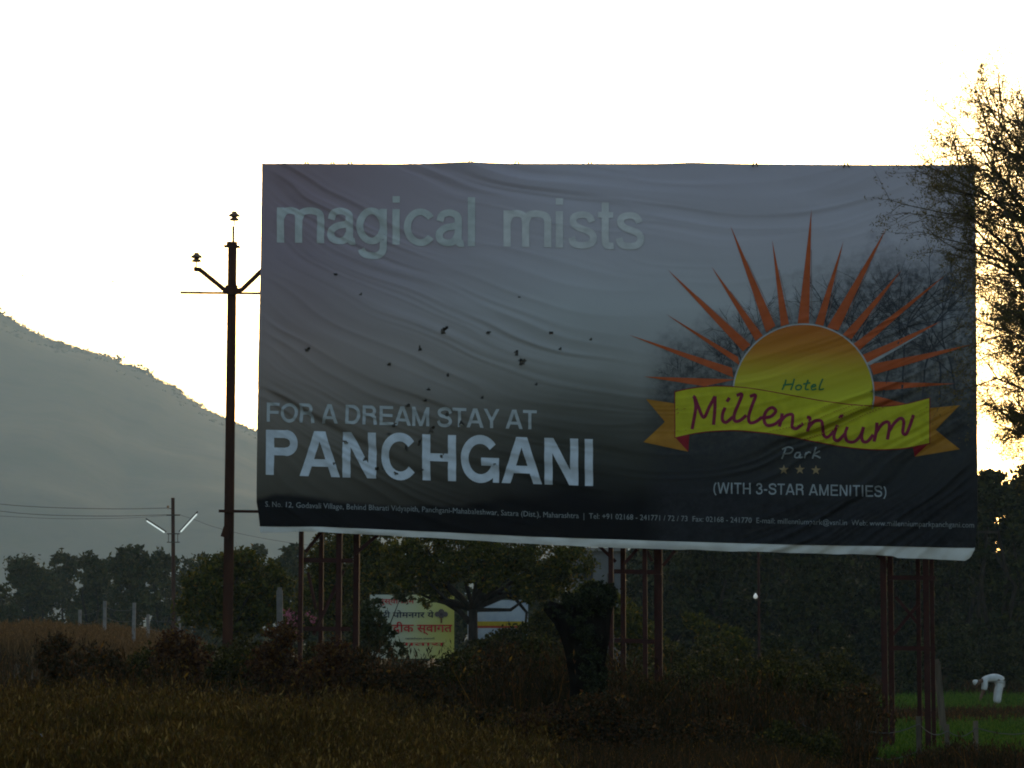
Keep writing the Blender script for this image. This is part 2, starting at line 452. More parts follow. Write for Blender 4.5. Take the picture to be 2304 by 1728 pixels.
Z_TOP = float(plane_pts(1400, 371)[2]); Z_BOT = float(plane_pts(1400, 1215)[2])
def banner_material():
    m, nt, b = new_mat('printed_vinyl')
    tc = nt.nodes.new('ShaderNodeTexCoord'); sep = nt.nodes.new('ShaderNodeSeparateXYZ')
    nt.links.new(tc.outputs['Object'], sep.inputs[0])
    L = nt.links.new
    def math_node(op, a=None, bb=None, va=None, vb=None):
        k = nt.nodes.new('ShaderNodeMath'); k.operation = op
        if a is not None: L(a, k.inputs[0])
        if bb is not None: L(bb, k.inputs[1])
        if va is not None: k.inputs[0].default_value = va
        if vb is not None: k.inputs[1].default_value = vb
        return k.outputs[0]
    def maprange(src, a0, a1, b0=0.0, b1=1.0):
        k = nt.nodes.new('ShaderNodeMapRange'); L(src, k.inputs[0])
        for i, val in zip((1, 2, 3, 4), (a0, a1, b0, b1)): k.inputs[i].default_value = val
        return k.outputs[0]
    xa, xb = float(_A.x), float(_B.x)
    u = maprange(sep.outputs['X'], xa, xb)
    v = maprange(sep.outputs['Z'], Z_BOT, Z_TOP)
    nz = nt.nodes.new('ShaderNodeTexNoise'); nz.inputs['Scale'].default_value = 0.45; nz.inputs['Detail'].default_value = 4
    L(tc.outputs['Object'], nz.inputs['Vector'])
    wob = math_node('MULTIPLY_ADD', nz.outputs['Fac'], vb=0.10); wob.node.inputs[2].default_value = -0.05
    # the bottom edge of the sheet runs down to the right, so does the print
    tilt = math_node('MULTIPLY_ADD', u, vb=0.045); tilt.node.inputs[2].default_value = -0.022
    vv = math_node('ADD', math_node('ADD', v, wob), tilt)
    left = ramp(nt, [(0.0, (0.012, 0.011, 0.012)), (0.088, (0.012, 0.011, 0.012)), (0.10, (0.07, 0.062, 0.050)), (0.2, (0.112, 0.098, 0.080)), (0.33, (0.185, 0.158, 0.138)),
                     (0.5, (0.285, 0.23, 0.22)), (0.75, (0.278, 0.222, 0.258)), (1.0, (0.275, 0.203, 0.235))])
    right = ramp(nt, [(0.0, (0.010, 0.009, 0.010)), (0.10, (0.010, 0.009, 0.010)), (0.16, (0.03, 0.03, 0.027)), (0.27, (0.066, 0.064, 0.054)), (0.36, (0.14, 0.136, 0.122)), (0.45, (0.28, 0.275, 0.262)),
                      (0.62, (0.405, 0.405, 0.42)), (0.8, (0.435, 0.405, 0.45)), (1.0, (0.41, 0.375, 0.435))])
    L(vv, left.inputs['Fac']); L(vv, right.inputs['Fac'])
    mx = nt.nodes.new('ShaderNodeMix'); mx.data_type = 'RGBA'
    L(maprange(u, 0.06, 0.44), mx.inputs['Factor']); L(left.outputs['Color'], mx.inputs['A']); L(right.outputs['Color'], mx.inputs['B'])
    # printed dusk wood behind the emblem: soft dark mass
    n2 = nt.nodes.new('ShaderNodeTexNoise'); n2.inputs['Scale'].default_value = 1.7; n2.inputs['Detail'].default_value = 9; n2.inputs['Roughness'].default_value = 0.72
    L(tc.outputs['Object'], n2.inputs['Vector'])
    ex = maprange(u, 0.55, 0.88); 
    hgt = math_node('MULTIPLY_ADD', ex, vb=0.27); hgt.node.inputs[2].default_value = 0.52
    top = math_node('MULTIPLY_ADD', n2.outputs['Fac'], vb=0.30); top.node.inputs[2].default_value = -0.15
    hh = math_node('SUBTRACT', math_node('ADD', hgt, top), v)
    band = math_node('MULTIPLY', maprange(hh, -0.02, 0.13), maprange(u, 0.54, 0.575))
    n3 = nt.nodes.new('ShaderNodeTexNoise'); n3.inputs['Scale'].default_value = 9.0; n3.inputs['Detail'].default_value = 6; n3.inputs['Roughness'].default_value = 0.7
    L(tc.outputs['Object'], n3.inputs['Vector'])
    band = math_node('MULTIPLY', band, maprange(n3.outputs['Fac'], 0.36, 0.6, 0.45, 1.0))
    mx2 = nt.nodes.new('ShaderNodeMix'); mx2.data_type = 'RGBA'
    L(math_node('MULTIPLY', band, vb=0.86), mx2.inputs['Factor']); L(mx.outputs['Result'], mx2.inputs['A']); mx2.inputs['B'].default_value = (0.03, 0.03, 0.034, 1)
    L(mx2.outputs['Result'], b.inputs['Base Color'])
    b.inputs['Roughness'].default_value = 0.7; b.inputs['Specular IOR Level'].default_value = 0.03
    n4 = nt.nodes.new('ShaderNodeTexNoise'); n4.inputs['Scale'].default_value = 5.0; n4.inputs['Detail'].default_value = 5
    L(tc.outputs['Object'], n4.inputs['Vector'])
    bp = nt.nodes.new('ShaderNodeBump'); bp.inputs['Strength'].default_value = 0.12; bp.inputs['Distance'].default_value = 0.03
    L(n4.outputs['Fac'], bp.inputs['Height']); L(bp.outputs['Normal'], b.inputs['Normal'])
    return m

def build_sheet():
    NU, NV = 520, 270
    u = np.linspace(0, 1, NU); v = np.linspace(0, 1, NV)
    U, Vv = np.meshgrid(u, v, indexing='ij')
    yt = ip(EDGE_T, 594 + U * 1600); yb = ip(EDGE_B, 589 + U * 1605)
    py = yt + (yb - yt) * Vv
    xl = ip(EDGE_L, py); xr = ip(EDGE_R, py)
    px = xl + (xr - xl) * U
    p = on_banner(px, py).reshape(-1, 3)
    q = grid_quads(NU, NV)
    cx = px.ravel()[q].mean(1); cy = py.ravel()[q].mean(1)
    q = q[~in_tear(cx, cy)]
    me = make_mesh('banner', p, quads=q[:, ::-1], shade=True)
    return obj('banner', me, banner_material(), billboard, label='creased grey-blue printed vinyl sheet with small tears')
banner = build_sheet()

white_vinyl = noise_mat('white_vinyl', [(0.3, (0.48, 0.47, 0.45)), (0.7, (0.62, 0.61, 0.58))], 2.5, 0.55, 6, 0.15)
def build_hem():
    lo = [(588, 1199), (640, 1199), (679, 1196), (740, 1198), (799, 1201), (1000, 1212), (1200, 1225), (1336, 1231), (1560, 1238), (1800, 1245), (1970, 1249), (2010, 1252), (2020, 1256), (2130, 1260), (2172, 1263), (2184, 1255), (2194, 1236)]
    xs = np.linspace(589, 2193.5, 420)
    n = 5
    top = ip(EDGE_B, xs); bot = np.interp(xs, [a for a, _ in lo], [b for _, b in lo]) + 1.2 * vnoise(xs / 40, xs * 0, 3)
    V = []
    for k in range(n):
        t = k / (n - 1)
        p = on_banner(xs, top - 2.5 + (bot - top + 2.5) * t, -0.012)
        p = p + N0 * (0.02 * math.sin(t * 3) * (0.6 + vnoise(xs / 60, xs * 0 + 3, 4)))[:, None]
        V.append(p)
    V = np.stack(V, 1).reshape(-1, 3)
    q = grid_quads(len(xs), n)
    obj('white_hem', make_mesh('white_hem', V, quads=q[:, ::-1], shade=True), white_vinyl, billboard, label='unprinted white strip along the lower edge')
build_hem()

# --- artwork: every printed shape is a thin film that follows the folds of the sheet
def patch_mesh(name, patches, mat, lift, step=0.00035, parent=None, **kw):
    vs, qs = [], []; off = 0
    for k, pt in enumerate(patches):
        pt = np.asarray(pt, float)
        p = on_banner(pt[..., 0], pt[..., 1], lift * 1.3 + step * (k % 12))
        q = grid_quads(pt.shape[0], pt.shape[1])
        flat = pt.reshape(-1, 2)
        c = flat[q].mean(1)
        q = q[~in_tear(c[:, 0], c[:, 1])]
        # face the road
        a, b_, c_ = flat[q[:, 0]], flat[q[:, 1]], flat[q[:, 2]]
        cr = (b_[:, 0] - a[:, 0]) * (c_[:, 1] - a[:, 1]) - (b_[:, 1] - a[:, 1]) * (c_[:, 0] - a[:, 0])
        q[cr > 0] = q[cr > 0][:, ::-1]
        vs.append(p.reshape(-1, 3)); qs.append(q + off); off += p.reshape(-1, 3).shape[0]
    me = make_mesh(name, np.concatenate(vs), quads=np.concatenate(qs), shade=True)
    return obj(name, me, mat, parent or banner, **kw)

def bil(a, b, c, d, res=5.0):
    a, b, c, d = [np.array(k, float) for k in (a, b, c, d)]
    nu = max(2, int(max(np.linalg.norm(b - a), np.linalg.norm(c - d)) / res) + 2)
    nv = max(2, int(max(np.linalg.norm(d - a), np.linalg.norm(c - b)) / res) + 2)
    u = np.linspace(0, 1, nu)[:, None, None]; v = np.linspace(0, 1, nv)[None, :, None]
    return (a * (1 - u) + b * u) * (1 - v) + (d * (1 - u) + c * u) * v

def crom(pts, n=8):
    p = np.array(pts, float)
    if len(p) == 2:
        return np.linspace(p[0], p[1], n + 1)
    q = np.vstack([2 * p[0] - p[1], p, 2 * p[-1] - p[-2]])
    out = []
    for i in range(1, len(q) - 2):
        for t in np.linspace(0, 1, n, endpoint=False):
            a, b, c, d = q[i - 1], q[i], q[i + 1], q[i + 2]
            out.append(0.5 * ((2 * b) + (-a + c) * t + (2 * a - 5 * b + 4 * c - d) * t * t + (-a + 3 * b - 3 * c + d) * t ** 3))
    out.append(p[-1])
    return np.array(out)

def ribbon(path, w, m=3, taper=None):
    p = np.array(path, float)
    t = np.gradient(p, axis=0); t /= np.linalg.norm(t, axis=1, keepdims=True) + 1e-9
    nrm = np.stack([-t[:, 1], t[:, 0]], 1)
    ww = np.full(len(p), w) if taper is None else w * np.asarray(taper(np.linspace(0, 1, len(p))))
    k = np.linspace(-0.5, 0.5, m)
    return p[:, None, :] + nrm[:, None, :] * (ww[:, None] * k[None, :])[..., None]

def arc(cx, cy, rx, ry, a0, a1, n=18):
    a = np.radians(np.linspace(a0, a1, n))
    return np.stack([cx + rx * np.cos(a), cy + ry * np.sin(a)], 1)

# --- a grotesque alphabet (capital height 1, ascender 1 for lower case)
def Qd(x0, y0, x1, y1):
    return ('q', (x0, y0), (x1, y0), (x1, y1), (x0, y1))
def Dg(xb, xt, y0, y1, hw):
    return ('q', (xb, y0), (xb + hw, y0), (xt + hw, y1), (xt, y1))
def St(path, w):
    return ('r', np.asarray(path, float), w)
def glyph(ch, w):
    h = w * 0.86; s = 0.08; g = []
    def OO(x0, x1, a0=0, a1=360, n=34):
        return St(arc((x0 + x1) / 2, 0.5, (x1 - x0) / 2 - w / 2, 0.51 - h / 2, a0, a1, n), w * 0.96)
    if ch == ' ': return [], 0.36
    if ch == 'I': return [Qd(.1, 0, .1 + w, 1)], .2 + w
    if ch == 'H': a = 1.0; return [Qd(s, 0, s + w, 1), Qd(a - s - w, 0, a - s, 1), Qd(s + w, .42, a - s - w, .42 + h)], a
    if ch == 'E': return [Qd(s, 0, s + w, 1), Qd(s + w, 1 - h, .88, 1), Qd(s + w, .43, .84, .43 + h), Qd(s + w, 0, .9, h)], .93
    if ch == 'F': return [Qd(s, 0, s + w, 1), Qd(s + w, 1 - h, .82, 1), Qd(s + w, .42, .76, .42 + h)], .85
    if ch == 'T': return [Qd(.02, 1 - h, .83, 1), Qd(.425 - w / 2, 0, .425 + w / 2, 1 - h)], .85
    if ch == 'L': return [Qd(s, 0, s + w, 1), Qd(s + w, 0, .8, h)], .83
    if ch == 'A':
        a = 1.0; hw = w * 1.08
        return [Dg(.0, .5 - hw * .62, 0, 1, hw), Dg(a - hw, .5 - hw * .38, 0, 1, hw), Qd(.25, .22, .75, .22 + h * .95)], a
    if ch == 'N': a = 1.0; return [Qd(s, 0, s + w, 1), Qd(a - s - w, 0, a - s, 1), Dg(a - s - w * 1.12, s, 0, 1, w * 1.12)], a
    if ch == 'M':
        a = 1.17
        return [Qd(s, 0, s + w, 1), Qd(a - s - w, 0, a - s, 1), Dg(a / 2 - w * .5, s, 0, 1, w), Dg(a / 2 - w * .5, a - s - w, 0, 1, w)], a
    if ch == 'W':
        a = 1.32; q = a / 4; hw = w * .98
        return [Dg(q - hw / 2, 0.01, 0, 1, hw), Dg(q - hw / 2, 2 * q - hw / 2, 0, 1, hw), Dg(3 * q - hw / 2, 2 * q - hw / 2, 0, 1, hw), Dg(3 * q - hw / 2, a - hw - .01, 0, 1, hw)], a
    if ch == 'Y':
        a = .93; hw = w * 1.08
        return [Dg(a / 2 - hw / 2, .0, .38, 1, hw), Dg(a / 2 - hw / 2, a - hw, .38, 1, hw), Qd(a / 2 - w / 2, 0, a / 2 + w / 2, .42)], a
    if ch in 'PR':
        top = .44; r = (1 - top) / 2; x1 = .62
        g = [Qd(s, 0, s + w, 1), Qd(s + w, 1 - h, x1 - .05, 1), Qd(s + w, top, x1 - .05, top + h),
             St(arc(x1 - .05, top + r, .9 - x1 - w / 2 + .02, r - h / 2, -92, 92, 16), w * .96)]
        if ch == 'R':
            g.append(St(crom([(x1 - .02, top + h * .45), (.78, top - .06), (.80, .22), (.84, 0.0)]), w))
            return g, 1.0
        return g, .93
    if ch == 'D':
        return [Qd(s, 0, s + w, 1), Qd(s + w, 1 - h, .5, 1), Qd(s + w, 0, .5, h), St(arc(.49, .5, .45 - w / 2, .5 - h / 2, -92, 92, 22), w)], 1.0
    if ch == 'O': return [OO(.04, 1.04)], 1.08
    if ch == 'C': return [OO(.05, 1.0, 40, 320, 30)], 1.02
    if ch == 'G': return [OO(.05, 1.03, 38, 345, 32), Qd(.56, .36, 1.0, .36 + h), Qd(1.0 - w * .75, 0, 1.0, .37)], 1.08
    if ch == 'S':
        return [St(crom([(.83, .70), (.74, .88), (.48, .94), (.2, .86), (.14, .72), (.26, .58), (.48, .52), (.72, .45), (.82, .28), (.72, .12), (.46, .06), (.2, .12), (.1, .30)], 5), w * .96)], .93
    if ch == '3':
        return [St(crom([(.1, .76), (.2, .9), (.38, .94), (.58, .86), (.58, .64), (.36, .53), (.62, .42), (.64, .17), (.4, .06), (.17, .1), (.08, .27)], 5), w * .9)], .77
    if ch == '-': return [Qd(.05, .34, .41, .34 + h)], .46
    if ch == '(': return [St(arc(.62, .4, .5, .68, 125, 235, 12), w * .8)], .42
    if ch == ')': return [St(arc(-.2, .4, .5, .68, -55, 55, 12), w * .8)], .42
    # lower case, x height .735
    xh = .735; k = w
    if ch == 'i': return [Qd(.05, 0, .05 + k, xh), Qd(.05, 1 - k * .95, .05 + k, 1)], .1 + k + .04
    if ch == 'l': return [Qd(.05, 0, .05 + k, 1)], .1 + k + .04
    if ch == 'm':
        x0, x1, x2 = .05 + k / 2, .47, .89
        def arch(a, b):
            return St(crom([(a, xh - .24), (a + .07, xh - .09), ((a + b) / 2 + .02, xh - k * .42), (b - .03, xh - .11), (b, xh - .25), (b, .3), (b, 0)], 5), k)
        return [Qd(.05, 0, .05 + k, xh), arch(x0, x1), arch(x1, x2)], .98 + k * .1
    if ch == 'a':
        return [St(crom([(.10, .5), (.15, .63), (.29, xh - k * .42), (.43, .62), (.455, .5), (.455, .3), (.455, .12), (.49, .05), (.56, .055)], 5), k),
                St(crom([(.455, .44), (.36, .40), (.2, .36), (.095, .25), (.12, .11), (.25, .055), (.38, .10), (.455, .24)], 5), k)], .59
    if ch == 'c': return [St(arc(.31, xh / 2, .25, xh / 2 - k * .36, 38, 322, 26), k)], .58
    if ch == 'g':
        return [St(arc(.29, xh / 2 + .01, .225, xh / 2 - k * .4, 0, 360, 30), k),
                St(crom([(.515, xh), (.515, .4), (.515, 0), (.49, -.15), (.40, -.225), (.27, -.235), (.14, -.2), (.085, -.10)], 5), k)], .64
    if ch == 's':
        return [St(crom([(.46, .53), (.40, .64), (.27, .675), (.13, .63), (.10, .52), (.17, .43), (.3, .375), (.44, .31), (.485, .19), (.42, .085), (.27, .05), (.12, .085), (.065, .21)], 5), k * .97)], .54
    if ch == 't':
        return [St(crom([(.17, .93), (.17, .7), (.17, .4), (.17, .16), (.2, .065), (.27, .05), (.33, .055)], 5), k), Qd(.03, xh - k * .85, .32, xh)], .36
    return [], .5

def set_text(s, x0, y0, x1, y1, h0, h1, w, track=0.0):
    items = []; pen = 0.0
    for ch in s:
        g, adv = glyph(ch, w)
        items.append((pen, g)); pen += adv + track
    total = pen - track
    def tr(p):
        p = np.asarray(p, float)
        u = p[..., 0] / total
        return np.stack([x0 + (x1 - x0) * u, y0 + (y1 - y0) * u - p[..., 1] * (h0 + (h1 - h0) * u)], -1)
    out = []
    for pen, g in items:
        for it in g:
            if it[0] == 'q':
                pts = [tr((a + pen, b)) for a, b in it[1:]]
                out.append(bil(*pts, res=3.2))
            else:
                path = it[1] + np.array([pen, 0.0])
                out.append(tr(ribbon(path, it[2], 6)))
    return out

I_mist = ink_mat('pale_mist_ink', (0.44, 0.46, 0.46))
I_white = ink_mat('white_ink', (0.50, 0.54, 0.60))
I_small = ink_mat('grey_white_ink', (0.27, 0.30, 0.32))
patch_mesh('lettering', set_text('magical', 622, 548, 1083, 557, 107, 110, .138), I_mist, .0065, label='pale lower-case word magical')
patch_mesh('lettering', set_text('mists', 1130, 557, 1451, 563, 110, 111, .138), ink_mat('paler_mist_ink', (0.53, 0.525, 0.53)), .0065, label='pale lower-case word mists')
patch_mesh('lettering', set_text('FOR A DREAM STAY AT', 602, 950, 1212, 968, 43, 43, .18), ink_mat('light_grey_ink', (0.36, 0.385, 0.40)), .0065, label='grey-white capitals FOR A DREAM STAY AT')
patch_mesh('lettering', set_text('PANCHGANI', 596, 1069, 1346, 1095, 101, 105, .20, -.015), I_white, .0065, label='large white capitals PANCHGANI')
patch_mesh('lettering', set_text('(WITH 3-STAR AMENITIES)', 1606, 1111, 1996, 1119, 25, 25, .16, .06), I_small, .0065, label='small white capitals WITH 3-STAR AMENITIES')

# --- address line: small type set with the built-in typeface
def font_line(body, x0, y0, x1, y1, mat, name='lettering', label=None, hscale=None):
    cu = bpy.data.curves.new('type', 'FONT'); cu.body = body; cu.size = 1.0; cu.resolution_u = 2
    t = bpy.data.objects.new('type', cu); COL.objects.link(t)
    dg = bpy.context.evaluated_depsgraph_get()
    me = bpy.data.meshes.new_from_object(t.evaluated_get(dg))
    bpy.data.objects.remove(t); bpy.data.curves.remove(cu)
    v = np.zeros(len(me.vertices) * 3, np.float32); me.vertices.foreach_get('co', v); v = v.reshape(-1, 3)
    w = v[:, 0].max() - v[:, 0].min()
    u = (v[:, 0] - v[:, 0].min()) / w
    sc = hscale or (x1 - x0) / w
    px = x0 + u * (x1 - x0); py = np.interp(u, np.linspace(0, 1, len(y0)), y0) - v[:, 1] * sc
    p = on_banner(px, py, .011)
    me.vertices.foreach_set('co', p.astype(np.float32).ravel()); me.update()
    return obj(name, me, mat, banner, label=label)
font_line('S. No. 12, Godavali Village, Behind Bharati Vidyapith, Panchgani-Mahabaleshwar, Satara (Dist.), Maharashtra  |  Tel: +91 02168 - 241771 / 72 / 73  Fax: 02168 - 241770  E-mail: millenniumpark@vsnl.in  Web: www.millenniumparkpanchgani.com',
          602, [1141, 1151, 1165, 1174, 1182, 1188], 2192, 0, ink_mat('dull_white_ink', (0.22, 0.24, 0.25)), label='line of small white address text along the black strip', hscale=17.5)['kind'] = 'stuff'

# --- emblem
c1 = lambda x, y: (1380 + x * .38427, 440 + y * .38427)
c2 = lambda x, y: (1400 + x * .37523, 820 + y * .37523)
I_ray = ink_mat('orange_red_ink', (0.40, 0.085, 0.026))
RAYS = [((95, 820), (700, 1020), (705, 1062)), ((185, 1065), (700, 1085), (560, 1116)), ((315, 700), (735, 955), (742, 992)), ((322, 438), (768, 912), (802, 882)),
        ((578, 420), (842, 852), (874, 828)), ((688, 178), (905, 802), (946, 772)), ((933, 265), (990, 768), (1026, 758)), ((1163, 85), (1090, 757), (1140, 757)),
        ((1350, 272), (1190, 757), (1226, 768)), ((1603, 193), (1260, 782), (1312, 792)), ((1690, 440), (1352, 822), (1390, 842)), ((1945, 472), (1408, 880), (1438, 905)),
        ((1920, 740), (1462, 945), (1488, 985)), ((2126, 872), (1505, 1000), (1522, 1046)), ((2000, 1105), (1526, 1100), (1530, 1142))]
for tip, b1, b2 in RAYS:
    a, b, c = [np.array(c1(*q)) for q in (tip, b1, b2)]
    b, c = b + (b - c) * .16, c + (c - b) * .16
    patch_mesh('sun_ray', [bil(b, c, a, a, 3.5)], I_ray, .007)
patch_mesh('sun_ray', [bil(c2(1512, 190), c2(1512, 256), c2(1700, 242), c2(1700, 238), 3.5)], I_ray, .007)
patch_mesh('ray_glint', [bil(c1(1484, 985), c1(1502, 1000), c1(1812, 816), c1(1810, 812), 3.5)], ink_mat('pale_glint_ink', (0.3, 0.31, 0.32)), .008)
# faint outline strokes beside the rays
gl = []
for tip, b1, b2 in RAYS[:11]:
    a = np.array(c1(*tip)); b = np.array(c1(*b2)); off = np.array([9.0, 2.0])
    gl.append(ribbon(np.linspace(a + (b - a) * .35 + off * .3, b + (a - b) * .05 + off, 10), 1.2, 2))
patch_mesh('ray_outline', gl, ink_mat('dull_outline_ink', (0.24, 0.16, 0.15)), .006)

def sun_material():
    m, nt, b = new_mat('sun_disc_ink')
    tc = nt.nodes.new('ShaderNodeTexCoord'); sp = nt.nodes.new('ShaderNodeSeparateXYZ'); nt.links.new(tc.outputs['Object'], sp.inputs[0])
    mr = nt.nodes.new('ShaderNodeMapRange'); nt.links.new(sp.outputs['Z'], mr.inputs[0])
    mr.inputs[1].default_value = float(plane_pts(1809, 890)[2]); mr.inputs[2].default_value = float(plane_pts(1809, 731)[2])
    r = ramp(nt, [(0.0, (0.44, 0.42, 0.022)), (0.28, (0.44, 0.36, 0.022)), (0.62, (0.42, 0.17, 0.016)), (1.0, (0.40, 0.11, 0.016))])
    nt.links.new(mr.outputs[0], r.inputs['Fac']); nt.links.new(r.outputs['Color'], b.inputs['Base Color'])
    b.inputs['Roughness'].default_value = 0.6; b.inputs['Specular IOR Level'].default_value = 0.15
    return m
def mid_ribbon(px):
    return 820 + np.interp((px - 1400) / .37523, [325, 600, 900, 1200, 1500, 1842], [300, 265, 290, 350, 385, 340]) * .37523
def sun_half(r, m):
    a = np.radians(np.linspace(-90 - 104, -90 + 112, 60))
    ex = 1809 + r * np.cos(a); ey = 889 + r * np.sin(a)
    lo = mid_ribbon(ex)
    xs2 = np.linspace(1809 - r + .2, 1809 + r - .2, 140)
    up = 889 - np.sqrt(r * r - (xs2 - 1809) ** 2); dn = mid_ribbon(xs2)
    t = np.linspace(0, 1, m)[None, :]
    return np.stack([np.repeat(xs2[:, None], m, 1), up[:, None] * (1 - t) + dn[:, None] * t], -1)
def sun_rim():
    a = np.radians(np.linspace(-90 - 96, -90 + 102, 90))
    return ribbon(np.stack([1809 + 158 * np.cos(a), 889 + 158 * np.sin(a)], 1), 3.2, 3)
def disc(cx, cy, r0, r1, a0=0, a1=360, n=72, m=22):
    a = np.radians(np.linspace(a0, a1, n))[:, None]; r = np.linspace(r0, r1, m)[None, :]
    return np.stack([cx + r * np.cos(a), cy + r * np.sin(a)], -1)
patch_mesh('sun_disc', [sun_half(157, 60)], sun_material(), .009)
patch_mesh('sun_outline', [sun_rim()], ink_mat('grey_outline_ink', (0.36, 0.36, 0.36)), .0105)

I_tail = ink_mat('ochre_ink', (0.33, 0.15, 0.02)); I_fold = ink_mat('crimson_ink', (0.22, 0.012, 0.02)); I_rib = ink_mat('yellow_ink', (0.41, 0.39, 0.018)); I_edge = ink_mat('dark_red_ink', (0.20, 0.022, 0.02))
patch_mesh('ribbon_tail', [bil(c2(150, 213), c2(330, 240), c2(330, 348), c2(262, 348), 3.5), bil(c2(262, 348), c2(330, 348), c2(402, 527), c2(135, 470), 3.5)], I_tail, .0095)
patch_mesh('ribbon_tail', [bil(c2(1840, 265), c2(2025, 248), c2(1880, 395), c2(1840, 395), 3.5), bil(c2(1840, 395), c2(1880, 395), c2(2025, 512), c2(1755, 555), 3.5)], I_tail, .0095)
patch_mesh('ribbon_fold', [bil(c2(322, 440), c2(408, 416), c2(402, 527), c2(402, 527), 3.5)], I_fold, .011)
patch_mesh('ribbon_fold', [bil(c2(1745, 496), c2(1840, 476), c2(1755, 555), c2(1755, 555), 3.5)], I_fold, .011)
RT = [(325, 172), (400, 153), (500, 140), (600, 136), (750, 146), (900, 170), (1050, 198), (1200, 225), (1350, 246), (1500, 258), (1600, 256), (1700, 245), (1842, 207)]
RB = [(325, 440), (420, 417), (500, 405), (600, 397), (700, 396), (850, 410), (1000, 432), (1150, 462), (1300, 490), (1420, 506), (1550, 513), (1700, 505), (1842, 474)]
xs = np.linspace(325, 1842, 260)
top = np.interp(xs, *zip(*RT)); bot = np.interp(xs, *zip(*RB))
k_ = np.ones(19) / 19
sm = lambda y: np.convolve(np.pad(y, 9, mode='reflect', reflect_type='odd'), k_, 'valid')
top, bot = sm(top), sm(bot)
def rib_patch(grow):
    x = np.interp(xs, [325, 1842], [325 - grow, 1842 + grow])
    t = np.linspace(0, 1, 36)[None, :]
    yy = (top - grow)[:, None] * (1 - t) + (bot + grow)[:, None] * t
    P2 = np.stack([np.repeat(x[:, None], 36, 1), yy], -1)
    return np.stack([1400 + P2[..., 0] * .37523, 820 + P2[..., 1] * .37523], -1)
patch_mesh('ribbon_border', [rib_patch(6)], I_edge, .0118)
patch_mesh('ribbon', [rib_patch(0)], I_rib, .0135)

I_script = ink_mat('maroon_ink', (0.19, 0.016, 0.045)); I_green = ink_mat('green_ink', (0.045, 0.16, 0.06)); I_grey = ink_mat('silver_ink', (0.22, 0.24, 0.24))
def script_word(strokes, w, mat, label, lift=.0165):
    pts = []
    for st in strokes:
        p = crom([c2(*q) for q in st], 6)
        pts.append(ribbon(p, w, 3))
    patch_mesh('lettering', pts, mat, lift, label=label)
script_word([
    [(424, 392), (436, 330), (447, 262), (440, 205), (430, 196)], [(440, 200), (462, 258), (494, 322), (528, 258), (562, 195)], [(562, 195), (560, 280), (552, 366)],
    [(622, 262), (607, 300), (606, 338), (628, 350), (668, 318)], [(632, 228), (648, 204)],
    [(690, 190), (722, 184), (702, 240), (676, 305), (680, 342), (712, 338), (748, 308)],
    [(770, 196), (803, 190), (783, 250), (762, 315), (770, 352), (806, 346), (842, 318)],
    [(842, 322), (892, 316), (924, 284), (902, 262), (868, 284), (853, 330), (872, 368), (918, 362), (958, 330)],
    [(962, 296), (956, 340), (946, 378)], [(950, 352), (984, 312), (1022, 304), (1026, 338), (1024, 378), (1050, 390), (1090, 358)],
    [(1112, 322), (1130, 328), (1126, 370), (1116, 408)], [(1122, 384), (1158, 346), (1198, 346), (1206, 382), (1210, 424), (1234, 440), (1272, 402)],
    [(1292, 366), (1276, 412), (1274, 448), (1298, 460), (1340, 418)], [(1306, 330), (1326, 304)],
    [(1352, 376), (1340, 420), (1352, 462), (1394, 466), (1432, 428), (1450, 378)], [(1450, 378), (1438, 430), (1446, 464), (1474, 464), (1508, 424)],
    [(1530, 352), (1524, 410), (1512, 466)], [(1520, 420), (1556, 366), (1592, 348), (1604, 376), (1592, 454)], [(1598, 410), (1636, 352), (1672, 326), (1690, 348), (1684, 410), (1704, 420), (1726, 372), (1748, 306)],
], 7.4, I_script, 'maroon brush-script word Millennium')
script_word([[(986, 95), (978, 125), (962, 157)], [(1036, 90), (1026, 125), (1014, 158)], [(968, 130), (1000, 124), (1030, 122)],
             [(1066, 126), (1046, 136), (1048, 154), (1068, 154), (1078, 138), (1066, 126)], [(1118, 96), (1106, 130), (1102, 152), (1122, 154)], [(1088, 122), (1132, 114)],
             [(1136, 142), (1162, 134), (1156, 124), (1138, 136), (1142, 156), (1168, 150)], [(1206, 90), (1190, 128), (1186, 154), (1212, 150)]], 3.4, I_green, 'small green script word Hotel')
script_word([[(984, 506), (974, 540), (960, 570)], [(962, 512), (1000, 498), (1028, 512), (1012, 534), (978, 540)], [(1072, 532), (1048, 534), (1038, 556), (1058, 562), (1072, 540), (1068, 562), (1086, 560)],
             [(1108, 530), (1102, 548), (1096, 566)], [(1102, 546), (1120, 530), (1136, 534)], [(1166, 498), (1154, 536), (1144, 568)], [(1188, 522), (1152, 544), (1170, 552), (1192, 564)]], 3.4, I_grey, 'small silver script word Park')
I_star = ink_mat('tan_ink', (0.26, 0.19, 0.10))
for sx, sy in ((1765, 1058), (1801, 1057.5), (1837, 1059)):
    pts = []
    for k in range(5):
        a = math.radians(-90 + 72 * k); t = np.array([sx + 11.5 * math.cos(a), sy + 11.5 * math.sin(a)])
        l = np.array([sx + 4.6 * math.cos(a - .628), sy + 4.6 * math.sin(a - .628)]); r = np.array([sx + 4.6 * math.cos(a + .628), sy + 4.6 * math.sin(a + .628)])
        pts.append(bil((sx, sy), l, t, r, 5))
    patch_mesh('star', pts, I_star, .013, step=0)

